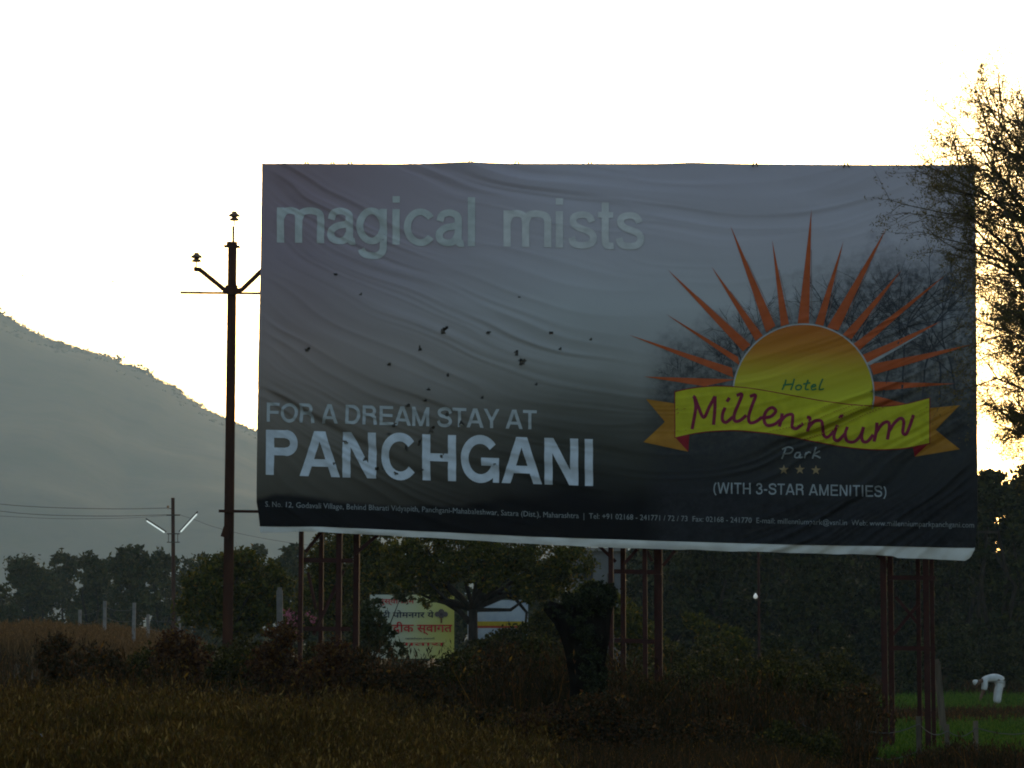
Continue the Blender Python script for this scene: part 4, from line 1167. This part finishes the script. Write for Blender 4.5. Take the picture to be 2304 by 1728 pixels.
HB2 = [('weedy bush wrapped round the foot of the creeper-clad stump', 1335, 41.6, 1548, 84, 'leaf_bush'),
       ('weedy bush low in the foreground under the yellow sign', 860, 42, 1590, 90, 'leaf_bush'), ('weedy bush low in the foreground below the forked tree', 1040, 42, 1585, 95, 'leaf_bush'),
       ('weedy bush low in the foreground before the stump', 1230, 42, 1590, 95, 'leaf_rust'), ('weedy bush low in the foreground below the middle tower', 1420, 42, 1600, 95, 'leaf_bush'),
       ('weedy bush low in the foreground, right of the middle tower', 1610, 42, 1605, 90, 'leaf_bush'), ('weedy bush at the bottom edge left of the right tower', 1790, 42, 1625, 80, 'leaf_green'),
       ('dark weedy bush under the rust-red peaked bush', 680, 43, 1565, 85, 'leaf_rust'), ('dark weedy bush under the rust-brown domed bush', 500, 43.5, 1540, 85, 'leaf_bush'), ('dark weedy bush under the small concrete posts', 320, 43.5, 1535, 85, 'leaf_bush'),
       ('dark weedy bush low at the left of the hedge', 190, 44, 1520, 66, 'leaf_bush')]
for i, (lb, px, d, top, hw, m) in enumerate(HB2):
    bush(lb, px, d, top, hw * 1.2, M[m], 10500, .055, seed=340 + i, group='weedy bushes in front of the hedge', peaks=10)

# ------------------------------------------------------------------ grasses and crops
def blades(rng, x, y, h, w, lean=.25):
    n = len(x); z = ground_z(x, y) - .03
    a = rng.uniform(0, 2 * math.pi, n); la = rng.uniform(0, 2 * math.pi, n); ll = np.abs(rng.normal(size=n)) * lean * h
    side = np.stack([np.cos(a), np.sin(a) * .5, np.zeros(n)], 1) * (w * .5)[:, None]
    b = np.stack([x, y, z], 1)
    m1 = b + np.stack([np.cos(la) * ll * .35, np.sin(la) * ll * .35, h * .55], 1)
    tp = b + np.stack([np.cos(la) * ll, np.sin(la) * ll, h * (1 - .12 * rng.rand(n))], 1)
    v = np.stack([b - side, b + side, m1 - side * .8, m1 + side * .8, tp - side * .12, tp + side * .12], 1).reshape(-1, 3)
    i = np.arange(n)[:, None] * 6
    q = np.concatenate([i + np.array([[0, 1, 3, 2]]), i + np.array([[2, 3, 5, 4]])], 0)
    return v, q.astype(np.int32), tp
def sward(name, label, rng, x, y, h, w, mat, lean=.25, heads=0.0, head_size=.05, cat='grass'):
    v, q, tp = blades(rng, x, y, h, w, lean)
    vs, qs = [v], [q]; off = len(v)
    if heads:
        k = rng.rand(len(tp)) < heads
        c = np.repeat(tp[k], 6, 0); c = c + rng.normal(size=c.shape) * np.array([.02, .02, .07]) - np.array([0, 0, .06])
        d1 = rng.normal(size=c.shape) * .45; d1[:, 2] += 1.0; d1 /= np.linalg.norm(d1, axis=1, keepdims=True)
        d2 = np.cross(d1, rand_dirs(rng, len(c))); sz = (head_size * rng.uniform(.5, 1.1, len(c)))[:, None]
        v2, q2 = quads_from_centres(c, d1 * sz * .6, d2 * sz * .16)
        vs.append(v2); qs.append(q2 + off)
    obj(name, make_mesh(name, np.concatenate(vs), quads=np.concatenate(qs)), mat, label=label, cat=cat, kind='stuff')
rng = np.random.RandomState(77)
n = 46000
y = rng.uniform(27, 43, n); x = X(0, 1) * y + rng.uniform(-.02, .175, n) ** 1.0 * y
pxx = x / y * F + CX
patch = vnoise(x * .8, y * .5, 12)
h = (.95 + .42 * patch + .14 * vnoise(x * 2.6, y * 1.3, 18) + .25 * rng.rand(n) ** 2) * np.interp(y, [27, 33, 43], [.55, .9, 1.25]) * np.interp(pxx, [0, 600, 1100], [1.0, .85, .62])
sward('dry_weeds', 'tall dry brown weeds filling the lower left foreground', rng, x, y, h, rng.uniform(.007, .017, n), M['grass'], .28, .7, .075)
n = 12000
y = rng.uniform(33, 43, n); x = (rng.uniform(950, 2340, n) - CX) / F * y
h = np.interp(x / y * F + CX, [1750, 1900], [1, .45]) * (0.65 + .15 * vnoise(x, y * .6, 13) + .2 * rng.rand(n)) * np.interp(y, [33, 43], [.7, 1])
sward('verge_weeds', 'dark straggling weeds along the bottom right edge', rng, x, y, h, rng.uniform(.01, .022, n), M['leaf_bush'], .35, .3, .05)
n = 15000
y = rng.uniform(98, 135, n); x = (rng.uniform(-120, 470, n) - CX) / F * y
h = (.85 + .2 * vnoise(x * .6, y * .4, 14) + .25 * rng.rand(n))
sward('golden_grass', 'pale golden tall grass in the field before the left treeline', rng, x, y, h, rng.uniform(.03, .06, n), M['gold'], .25, .5, .12)
n = 16000
y = np.concatenate([rng.uniform(94, 116, n // 2), rng.uniform(50, 74, n - n // 2)]); px_ = rng.uniform(1740, 2420, n); x = (px_ - CX) / F * y
h = (.2 + .1 * vnoise(x * .7, y * .5, 15) + .1 * rng.rand(n)) * np.where(y > 90, 1.1, 1.0) * np.where((y > 90) & (y < 106) & (np.abs(px_ - 2245) < 70), .35, 1.0)
sward('green_crop', 'low bright green crop round the bending farm worker', rng, x, y, h, rng.uniform(.03, .06, n), M['crop'], .5, .6, .09, cat='crop')
n = 9000
y = np.concatenate([rng.uniform(76, 93, n // 2), rng.uniform(117, 150, n - n // 2)]); x = (rng.uniform(1720, 2420, n) - CX) / F * y
h = .22 + .12 * rng.rand(n) + np.where(y > 110, .45, 0)
sward('field_weeds', 'dark weedy strips across the crop in front of and behind the farm worker', rng, x, y, h, rng.uniform(.02, .05, n), M['leaf_bush'], .4, .3, .08)

n = 11000
y = rng.uniform(44.2, 50, n); px_ = rng.uniform(40, 1960, n); x = (px_ - CX) / F * y
h = (1.25 + .45 * vnoise(x * .9, y * .4, 19) + .5 * rng.rand(n) ** 2) * np.interp(px_, [40, 200, 1300, 1500, 1960], [.8, 1.05, 1.05, .95, .75])
sward('hedge_weeds', 'tall straggling dark weeds tangled through the roadside hedge', rng, x, y, h, rng.uniform(.012, .03, n), M['leaf_bush'], .3, .8, .10)
n = 3000
px_ = rng.uniform(1480, 2320, n); y = rng.uniform(44, 46, n); x = (px_ - CX) / F * y
h = (.5 + .35 * vnoise(x * .9, y * .4, 20) + .3 * rng.rand(n) ** 2) * np.interp(px_, [1800, 1950], [1, .6])
sward('fence_weeds', 'dark weeds growing up through the bottom right wire fence', rng, x, y, h, rng.uniform(.012, .03, n), M['leaf_bush'], .35, .6, .08)

# ------------------------------------------------------------------ acacia at the right
def acacia():
    rng = np.random.RandomState(8)
    d = 45.0; k = F / d
    bx = X(2500, d)
    t = thing('acacia_tree', (bx, d, gz(bx, d)), 'feathery fine-leaved tree overhanging the right end of the billboard', 'tree')
    base = Vector((bx, d, gz(bx, d) - .2))
    mb = MB()
    trunk = [base, Vector((bx + .05, d, 2.2)), Vector((bx - .1, d, 4.3)), Vector((bx + .1, d, 6.5)), Vector((bx, d, 8.8))]
    mb.tube(trunk, [.2, .17, .13, .09, .03], 9)
    leafc = []; tw = MB()
    def shoot(p, dirv, ln, r, lvl):
        n = 6; pts = [Vector(p)]; dv = Vector(dirv).normalized()
        for i in range(n):
            dv = (dv + Vector(rng.normal(size=3)) * (.07 if lvl > 1 else .11) + Vector((0, 0, .03 if lvl > 1 else .0))).normalized()
            pts.append(pts[-1] + dv * ln / n)
        (mb if lvl == 3 else tw).tube(pts, list(np.linspace(r, r * .3, n + 1)), 5 if lvl == 3 else 3, cap=False)
        if lvl == 0:
            for i in range(n):
                for j in range(6):
                    f = rng.rand(); leafc.append(pts[i] * (1 - f) + pts[i + 1] * f + Vector(rng.normal(size=3)) * .03)
            return
        m = {3: 12, 2: 7, 1: 5}[lvl]
        for j in range(m):
            f = rng.uniform(.18, 1.0) * n; i = min(int(f), n - 1)
            q = pts[i].lerp(pts[i + 1], f - i)
            side = Vector(rng.normal(size=3)); side = (side - dv * side.dot(dv)).normalized()
            ang = rng.uniform(.35, .95)
            nd = (pts[i + 1] - pts[i]).normalized() * math.cos(ang) + side * math.sin(ang)
            shoot(q, nd, ln * rng.uniform(.30, .5), r * .32, lvl - 1)
    tips = []
    for py in np.linspace(215, 640, 13):
        tips.append((2125 + 60 * abs((py - 480) / 250) ** 2 + rng.uniform(-30, 45), py))
    tips += [(2225 + 24 * (j % 4), 520 + 80 * j) for j in range(6)]
    tips += [(2225 + rng.uniform(0, 70), 640 + 52 * j) for j in range(7)]
    tips += [(2140, 265), (2245, 215), (2290, 205), (2210, 300), (2330, 240), (2180, 690), (2225, 750), (2235, 830), (2250, 900), (2262, 960), (2300, 700), (2330, 820), (2340, 940)]
    for px, py in tips:
        py = py + 75 * max(0.0, (430 - py) / 230)
        e = P(px, py, d + rng.uniform(-1.0, 1.0))
        hz = min(8.4, max(3.0, e.z - rng.uniform(.2, 1.9)))
        s = Vector((bx, d, hz))
        dv = e - s
        shoot(s, dv + Vector((0, 0, .1)), dv.length * .94, .045, 3)
    for i in range(10):
        a = rng.uniform(-1.2, 1.2); s = Vector((bx, d, rng.uniform(4.2, 8.2)))
        shoot(s, (math.cos(a), math.sin(a), rng.uniform(.1, .7)), rng.uniform(1.6, 2.4), .04, 3)
    mb.build('trunk', M['bark'], t, shade=True)
    o = tw.build('twigs', noise_mat('glare_paled_twigs', [(.3, (.05, .036, .022)), (.7, (.11, .08, .05))], 8, .9), t)  # paler than the bark: backlight glare is put into the twig colour
    c = np.array(leafc); sel = rng.rand(len(c)) < min(1, 130000 / len(c))
    v, q = leaves_at(rng, c[sel], .047, .30)
    obj('crown', make_mesh('crown', v, quads=q), M['leaf_acacia'], t)
    print('acacia leaves', len(c))
acacia()

# more cover between the hedge and the wood
n = 26000
rng = np.random.RandomState(91)
y = rng.uniform(49, 96, n); x = (rng.uniform(-60, 1760, n) - CX) / F * y
h = (.5 + .25 * vnoise(x * .6, y * .3, 16) + .4 * rng.rand(n))
sward('rough_grass', 'dark rough grass and weeds behind the roadside hedge', rng, x, y, h, rng.uniform(.02, .05, n), M['leaf_bush'], .35, .35, .09)

# ------------------------------------------------------------------ signs and house behind the trees
def flat_type(body, d, x0, x1, ybase, hpx, mat, parent, lift=.03, bold=0.0, label=None):
    cu = bpy.data.curves.new('type', 'FONT'); cu.body = body; cu.size = 1.0; cu.resolution_u = 3; cu.offset = bold
    t = bpy.data.objects.new('type', cu); COL.objects.link(t)
    me = bpy.data.meshes.new_from_object(t.evaluated_get(bpy.context.evaluated_depsgraph_get()))
    bpy.data.objects.remove(t); bpy.data.curves.remove(cu)
    v = np.zeros(len(me.vertices) * 3, np.float32); me.vertices.foreach_get('co', v); v = v.reshape(-1, 3)
    u = (v[:, 0] - v[:, 0].min()) / np.ptp(v[:, 0]); w = (v[:, 1] - v[:, 1].min()) / np.ptp(v[:, 1])
    k = F / d
    o = P(x0, ybase, d)
    p = np.stack([o.x + u * (x1 - x0) / k, np.full(len(u), d - lift), o.z + w * hpx / k], 1)
    me.vertices.foreach_set('co', p.astype(np.float32).ravel()); me.update()
    ob = obj('lettering', me, mat, parent, label=label); ob['kind'] = 'stuff'
    return ob
def panel(name, d, x0, y0, x1, y1, mat, parent, thick=.03, front=0.0):
    a, b = P(x0, y1, d), P(x1, y0, d)
    mb = MB(); mb.box(((a.x + b.x) / 2, d - front + thick / 2, (a.z + b.z) / 2), (b.x - a.x, thick, b.z - a.z))
    return mb.build(name, mat, parent)
def yellow_print():
    m, nt, b = new_mat('faded_yellow_print')
    tc = nt.nodes.new('ShaderNodeTexCoord'); sp = nt.nodes.new('ShaderNodeSeparateXYZ'); nt.links.new(tc.outputs['Object'], sp.inputs[0])
    mr = nt.nodes.new('ShaderNodeMapRange'); nt.links.new(sp.outputs['X'], mr.inputs[0])
    mr.inputs[1].default_value = X(850, 96); mr.inputs[2].default_value = X(1022, 96)
    n = nt.nodes.new('ShaderNodeTexNoise'); n.inputs['Scale'].default_value = 1.6; n.inputs['Detail'].default_value = 5
    nt.links.new(tc.outputs['Object'], n.inputs['Vector'])
    ad = nt.nodes.new('ShaderNodeMath'); ad.operation = 'MULTIPLY_ADD'; ad.inputs[1].default_value = .35; nt.links.new(n.outputs['Fac'], ad.inputs[0]); 
    sb = nt.nodes.new('ShaderNodeMath'); sb.operation = 'SUBTRACT'; sb.inputs[1].default_value = .17
    nt.links.new(mr.outputs[0], ad.inputs[2]); nt.links.new(ad.outputs[0], sb.inputs[0])
    r = ramp(nt, [(0.0, (.42, .43, .37)), (0.4, (.43, .43, .25)), (0.75, (.42, .40, .12)), (1.0, (.40, .35, .055))])
    nt.links.new(sb.outputs[0], r.inputs['Fac']); nt.links.new(r.outputs['Color'], b.inputs['Base Color']); b.inputs['Roughness'].default_value = .6
    return m
def yellow_sign():
    d = 96.0; bx = X(930, d)
    t = thing('roadside_sign', (bx, d, gz(bx, d)), 'yellow welcome sign with red and black Devanagari lettering behind the trees', 'sign')
    panel('sign_panel', d, 832, 1338, 1022, 1482, yellow_print(), t)
    for x in (845, 930, 1012):
        q = X(x, d); g = gz(q, d); mb = MB(); mb.tube([(q, d + .08, g - .1), (q, d + .08, P(x, 1336, d).z)], .035, 8); mb.build('post', M['dark_steel'], t)
    red = ink_mat('sign_red', (.42, .03, .03)); blk = ink_mat('sign_black', (.03, .028, .05)); brn = ink_mat('sign_brown', (.12, .06, .03)); dgr = ink_mat('sign_dark', (.08, .07, .06))
    flat_type('सुस्वागतम', d, 850, 932, 1362, 14, red, t, bold=.012)
    flat_type('श्री पोमनगर ये', d, 846, 976, 1395, 22, blk, t, bold=.012)
    flat_type('हार्दीक स्वागत', d, 848, 1017, 1429, 30, red, t, bold=.016)
    flat_type('महाबळेश्वर पाचगणी', d, 912, 978, 1440, 6, dgr, t, bold=.012)
    flat_type('सातारा', d, 890, 1000, 1453, 7, red, t, bold=.012)
    # little printed tree emblem
    mb = MB()
    for (x, y, r) in ((984, 1382, 6), (993, 1377, 7), (1002, 1382, 6), (993, 1386, 6)):
        c = P(x, y, d - .03); rr = r / (F / d)
        v = [c + Vector((0, -.001 * (x % 5), 0))] + [c + Vector((rr * math.cos(a), -.001 * (x % 5), rr * math.sin(a))) for a in np.linspace(0, 2 * math.pi, 10, endpoint=False)]
        mb.add(v, [(0, i + 1, (i + 1) % 10 + 1) for i in range(10)])
    mb.build('tree_emblem', ink_mat('emblem_dark', (.1, .075, .07)), t)
    panel('emblem_trunk', d, 991, 1388, 995, 1402, brn, t, .003, .034)
yellow_sign()
def blue_sign():
    d = 97.0; bx = X(1120, d)
    t = thing('roadside_sign', (bx, d, gz(bx, d)), 'pale blue and white sign with a yellow and red stripe right of the forked trunk', 'sign')
    panel('sign_panel', d, 1052, 1350, 1188, 1440, noise_mat('pale_blue_print', [(.35, (.22, .26, .31)), (.6, (.34, .37, .40)), (.75, (.26, .30, .35))], 1.5, .6, 4), t)
    panel('stripe', d, 1056, 1398, 1180, 1408, ink_mat('stripe_yellow', (.30, .22, .02)), t, .004, .008)
    panel('stripe', d, 1056, 1408, 1180, 1413, ink_mat('stripe_red', (.25, .04, .02)), t, .004, .008)
    for x in (1060, 1180):
        q = X(x, d); g = gz(q, d); mb = MB(); mb.tube([(q, d + .07, g - .1), (q, d + .07, P(x, 1350, d).z)], .035, 8); mb.build('post', M['dark_steel'], t)
blue_sign()
def house():
    d = 138.0; x0, x1 = X(1288, d), X(1400, d); bx = (x0 + x1) / 2; g = gz(bx, d); zt = P(1300, 1240, d).z; dep = 4.5
    t = thing('small_house', (bx, d + dep / 2, g), 'small grey plastered flat-roofed house glimpsed behind the middle tower', 'house')
    wall = noise_mat('grey_plaster', [(.3, (.085, .085, .09)), (.7, (.13, .13, .135))], 1.2, .9, 6, .2)
    dark = noise_mat('shade_dark_pane', [(.3, (.015, .015, .018)), (.7, (.03, .03, .035))], 2, .4, 3)  # solid panes; the shade of the window openings is put into their colour
    mb = MB(); zs = [g - .2, g + 2.9, zt]
    mb.box((bx, d + dep / 2, (g - .2 + zt) / 2), (x1 - x0, dep, zt - g + .2)); mb.build('wall', wall, t)
    mb = MB(); mb.box((bx, d + dep / 2, zt + .07), (x1 - x0 + .5, dep + .5, .14)); mb.build('roof', M['concrete'], t)
    mb = MB(); mb.box((bx, d - .25, g + 3.0), (x1 - x0 + .3, .5, .1)); mb.build('sunshade', M['concrete'], t)
    for px, y0, y1, w in ((1324, 1266, 1318, 22), (1374, 1290, 1335, 16)):
        k = F / d; c = P(px, (y0 + y1) / 2, d); mb = MB(); mb.box((c.x, d - .004, c.z), (w / k, .05, (y1 - y0) / k)); f = mb.build('window', M['wood'], t)
        for sx in (-1, 1):
            mb = MB(); mb.box((c.x + sx * w / k * .235, d - .028, c.z), (w / k * .40, .02, (y1 - y0) / k * .88)); mb.build('pane', dark, f)
house()

# ------------------------------------------------------------------ posts and fences
def fence(name, label, posts, wires, mat, pw=.1, lean=0.0):
    """posts: (px, top_py, d, lean_px)"""
    q = posts[0]; bx = X(q[0], q[2])
    t = thing(name, (bx, q[2], gz(bx, q[2])), label, 'fence')
    tops = []
    for px, top, d, ln in posts:
        a = P(px + ln, top, d); x = X(px, d); g = gz(x, d); b = Vector((x, d, g - .2))
        mb = MB(); rot = (a - b).to_track_quat('Z', 'Y').to_matrix()
        mb.box((a + b) / 2, (pw, pw * .9, (a - b).length), rot); mb.build('post', mat, t); tops.append((b, a))
    for f in wires:
        for (b0, a0), (b1, a1) in zip(tops[:-1], tops[1:]):
            p0, p1 = b0.lerp(a0, f), b1.lerp(a1, f); n = 6
            pts = [p0.lerp(p1, i / n) - Vector((0, .06, .10 * math.sin(math.pi * i / n))) for i in range(n + 1)]
            mb = MB(); mb.tube(pts, .007, 4); mb.build('wire', M['wire'], t)
fence('wire_fence', 'slack wire fence on thin concrete posts before the left treeline', [(180, 1372, 118, 0), (235, 1352, 116, 1), (300, 1356, 112, 2), (333, 1382, 120, 0), (402, 1378, 118, 1)], (.72, .9), M['concrete'], .13)
fence('wire_fence', 'wooden-posted wire fence along the bottom right edge', [(1800, 1612, 46, 4), (1935, 1622, 46, -3), (2066, 1612, 46, 0), (2132, 1630, 46.5, -2), (2192, 1622, 46.5, 3), (2360, 1620, 46.5, 0)], (.55, .9), M['wood'], .075)
def lone_post(label, px, top, d, ln, w, mat):
    a = P(px + ln, top, d); x = X(px, d); g = gz(x, d); b = Vector((x, d, g - .2))
    mb = MB(); rot = (a - b).to_track_quat('Z', 'Y').to_matrix(); mb.box((a + b) / 2, (w, w, (a - b).length), rot)
    c = a + (a - b).normalized() * .03; mb.box(c, (w * .7, w * .7, .06), rot)
    mb.build('upright_post', mat, label=label, cat='post')
lone_post('grey concrete post standing just left of the left steel tower', 634, 1328, 64, -5, .12, M['concrete'])
lone_post('leaning pale grey post right of the right steel tower', 2124, 1490, 66, -16, .13, M['wood'])
def bulb_pole():
    d = 88.0; x = X(1708, d); g = gz(x, d)
    t = thing('bulb_pole', (x, d, g), 'thin reddish pole carrying a small white bulb between the towers', 'lamp')
    mb = MB(); mb.tube([(x, d, g - .2), (x, d, P(1708, 1215, d).z)], .035, 8); mb.build('pole_shaft', M['red_steel'], t)
    c = P(1700, 1341, d)
    mb = MB(); mb.tube([(x, d, c.z + .12), (c.x, d, c.z + .12), (c.x, d, c.z + .06)], .012, 6); mb.build('bracket', M['dark_steel'], t)
    mb = MB(); mb.lathe((c.x, d, c.z - .08), [(.01, 0), (.05, .02), (.065, .06), (.05, .105), (.025, .14), (.02, .16)], 12); mb.build('bulb', glow_mat('bulb_glass', (1, .95, .85), .05), t, shade=True)
bulb_pole()
def litter(label, px, py, d, s, seed):
    rng2 = np.random.RandomState(seed); c = P(px, py, d)
    n = 6; uu, vv = np.meshgrid(np.linspace(-1, 1, n), np.linspace(-1, 1, n), indexing='ij')
    v = np.stack([uu * s + rng2.normal(size=uu.shape) * s * .15, vv * s * .5 + rng2.normal(size=uu.shape) * s * .25, rng2.normal(size=uu.shape) * s * .28 + vv * s * .4], -1).reshape(-1, 3) + np.array(c)
    obj('paper_scrap', make_mesh('paper_scrap', v, quads=grid_quads(n, n)), noise_mat('scrap_white' + str(seed), [(.3, (.2, .2, .2)), (.7, (.32, .32, .33))], 8, .7), label=label, cat='litter', group='litter caught in the weeds')
litter('pale crumpled scrap caught in the lower left weeds, the right one', 97, 1655, 31.5, .03, 1)
litter('smaller pale scrap caught in the lower left weeds, the left one', 72, 1661, 31.5, .02, 2)

# ------------------------------------------------------------------ farm worker bending in the field
def skinned(name, chains, mat, parent, sub=2):
    """chains: list of [(x,y,z,r)...]; a chain starts at an index of an earlier vertex when its first item is an int"""
    vs, es, rs = [], [], []
    for ch in chains:
        prev = None
        for it in ch:
            if isinstance(it, int): prev = it; continue
            vs.append(it[:3]); rs.append(it[3]); i = len(vs) - 1
            if prev is not None: es.append((prev, i))
            prev = i
    me = bpy.data.meshes.new(name); me.from_pydata(vs, es, [])
    o = bpy.data.objects.new(name, me); COL.objects.link(o)
    md = o.modifiers.new('skin', 'SKIN'); md.use_smooth_shade = True
    for i, r in enumerate(rs):
        k = me.skin_vertices[0].data[i]; k.radius = (r, r) if not hasattr(r, '__len__') else r; k.use_root = (i == 0)
    sb = o.modifiers.new('sub', 'SUBSURF'); sb.levels = sub; sb.render_levels = sub
    m2 = bpy.data.meshes.new_from_object(o.evaluated_get(bpy.context.evaluated_depsgraph_get()))
    bpy.data.objects.remove(o); bpy.data.meshes.remove(me)
    return m2
def farm_worker():
    d = 105.0; hip = P(2250, 1587, d); x0 = hip.x; g = gz(x0, d)
    t = thing('person', (x0, d, g), 'person in white clothes and white cap bending over the green crop', 'person')
    W = lambda x, y, z: (x0 + x, d + y, g + z)
    def ch(*a): return [q if isinstance(q, int) else (*W(*q[:3]), q[3]) for q in a]
    skin = noise_mat('brown_skin', [(.3, (.10, .055, .035)), (.7, (.15, .085, .055))], 9, .6)
    cloth = noise_mat('white_cotton', [(.3, (.42, .42, .42)), (.7, (.58, .58, .57))], 5, .85, 5, .3)
    body = [ch((0, 0, .86, .12), (-.24, 0, .93, .125), (-.46, 0, .90, .12), (-.58, 0, .85, .06), (-.66, 0, .80, .075), (-.76, 0, .755, .09), (-.81, 0, .72, .06))]
    for s in (-1, 1):
        n = sum(len([q for q in c if not isinstance(q, int)]) for c in body)
        body.append(ch(2, (-.50, .16 * s, .87, .055), (-.50, .20 * s, .60, .045), (-.60, .15 * s, .38, .033), (-.63, .14 * s, .30, .034)))
        hnd = n + 3
        for k, (a, l) in enumerate(((-.03, .07), (-.012, .085), (.008, .08), (.026, .065))):
            body.append(ch(hnd, (-.645 + a * .4, .14 * s + a, .245, .009), (-.665 + a * .4, .14 * s + a, .245 - l * .5, .0085), (-.655, .14 * s + a, .245 - l, .007)))
        body.append(ch(hnd, (-.60, .14 * s - .035 * s, .275, .01), (-.612, .14 * s - .05 * s, .245, .008)))
        n = sum(len([q for q in c if not isinstance(q, int)]) for c in body)
        body.append(ch(0, (.0, .10 * s, .80, .09), (-.07, .11 * s, .46, .06), (-.10, .11 * s, .09, .04), (-.17, .11 * s, .04, .038), (-.26, .115 * s, .03, .03)))
    m = skinned('body', body, skin, t); obj('body', m, skin, t)
    # face details on the lowered head
    mb = MB(); c = Vector(W(-.755, 0, .75)); mb.tube([c + Vector((.0, 0, -.075)), c + Vector((-.01, 0, -.108)), c + Vector((.02, 0, -.10))], [.016, .013, .006], 6); mb.build('nose', skin, t)
    for s in (-1, 1):
        mb = MB(); mb.lathe(Vector(W(-.785, .03 * s, .668)), [(.004, 0), (.010, .004), (.010, .010), (.004, .014)], 8); mb.build('eye', M['dark_steel'], t)
        mb = MB(); mb.lathe(Vector(W(-.73, .088 * s, .735)), [(.006, 0), (.02, .008), (.024, .03), (.012, .05)], 8); mb.build('ear', skin, t)
    mb = MB(); mb.lathe(Vector(W(-.74, 0, .75)), [(.03, .05), (.075, .04), (.088, .055), (.08, .075), (.04, .10)], 12); mb.build('hair', M['dark_steel'], t)
    shirt = [ch((.06, 0, .80, (.17)), (.03, 0, .88, .175), (-.2, 0, .955, .165), (-.42, 0, .93, .165), (-.53, 0, .875, .10))]
    for s in (-1, 1): shirt.append(ch(3, (-.50, .17 * s, .86, .088), (-.50, .205 * s, .68, .08), (-.53, .20 * s, .52, .072)))
    obj('shirt', skinned('shirt', shirt, cloth, t), cloth, t)
    tr = [ch((.02, 0, .84, .155))]
    for s in (-1, 1): tr.append(ch(0, (.01, .10 * s, .74, .135), (-.06, .10 * s, .46, .13), (-.09, .10 * s, .24, .125), (-.10, .10 * s, .07, .12)))
    obj('trousers', skinned('trousers', tr, cloth, t), cloth, t)
    # boat-shaped cap on the crown of the lowered head
    mb = MB(); rot = Vector((-.86, 0, .5)).to_track_quat('Z', 'Y').to_matrix(); c = Vector(W(-.76, 0, .755))
    v = []
    for z, (a, b2) in ((.02, (.105, .10)), (.07, (.108, .098)), (.13, (.10, .06)), (.15, (.085, .02))):
        v += [c + rot @ Vector((a * math.cos(q), b2 * math.sin(q), z)) for q in np.linspace(0, 2 * math.pi, 14, endpoint=False)]
    f = [(i * 14 + k, i * 14 + (k + 1) % 14, (i + 1) * 14 + (k + 1) % 14, (i + 1) * 14 + k) for i in range(3) for k in range(14)] + [tuple(42 + k for k in range(14))]
    mb.add(v, f); mb.build('cap', cloth, t, shade=True)
farm_worker()

# ------------------------------------------------------------------ birds far off
def bird(label, px, py, d, roll):
    c = P(px, py, d); mb = MB()
    mb.tube([c + Vector((-.16, 0, 0)), c + Vector((-.05, 0, .01)), c + Vector((.08, 0, 0)), c + Vector((.2, 0, -.01))], [.012, .05, .045, .01], 8)
    for s in (-1, 1):
        r = Matrix.Rotation(roll * s, 3, 'X')
        w = [(-.06, 0, 0), (.06, 0, 0), (.05, .22 * s, .05), (-.04, .22 * s, .06), (.04, .46 * s, .0), (.0, .46 * s, .0)]
        up = [c + r @ Vector(q) + Vector((0, 0, .012)) for q in w]; dn = [c + r @ Vector(q) for q in w]
        mb.add(up + dn, [(0, 1, 2, 3), (3, 2, 4, 5), (9, 8, 7, 6), (11, 10, 8, 9), (0, 3, 9, 6), (3, 5, 11, 9), (1, 7, 8, 2), (2, 8, 10, 4)])
    mb.build('bird', noise_mat('plumage', [(.3, (.3, .28, .25)), (.7, (.4, .38, .34))], 6, .8) if 'plumage' not in bpy.data.materials else bpy.data.materials['plumage'], label=label, cat='bird', group='birds gliding above the hill')
bird('tiny bird gliding near the left picture edge', 51, 621, 420, .3)
bird('tiny bird gliding above the hill, nearer the power pole', 254, 634, 420, .2)

# ------------------------------------------------------------------ haze
def haze():
    m = bpy.data.materials.new('haze'); m.use_nodes = True
    nt = m.node_tree; nt.nodes.remove(nt.nodes['Principled BSDF'])
    v = nt.nodes.new('ShaderNodeVolumePrincipled')
    v.inputs['Color'].default_value = (.67, .88, 1.0, 1); v.inputs['Density'].default_value = 0.00016; v.inputs['Anisotropy'].default_value = 0.2
    nt.links.new(v.outputs[0], nt.nodes['Material Output'].inputs['Volume'])
    mb = MB(); mb.box((0, 3500, 340), (15000, 7200, 684)); mb.build('haze', m, kind='stuff', label='thin evening haze over the whole valley', cat='haze')
haze()
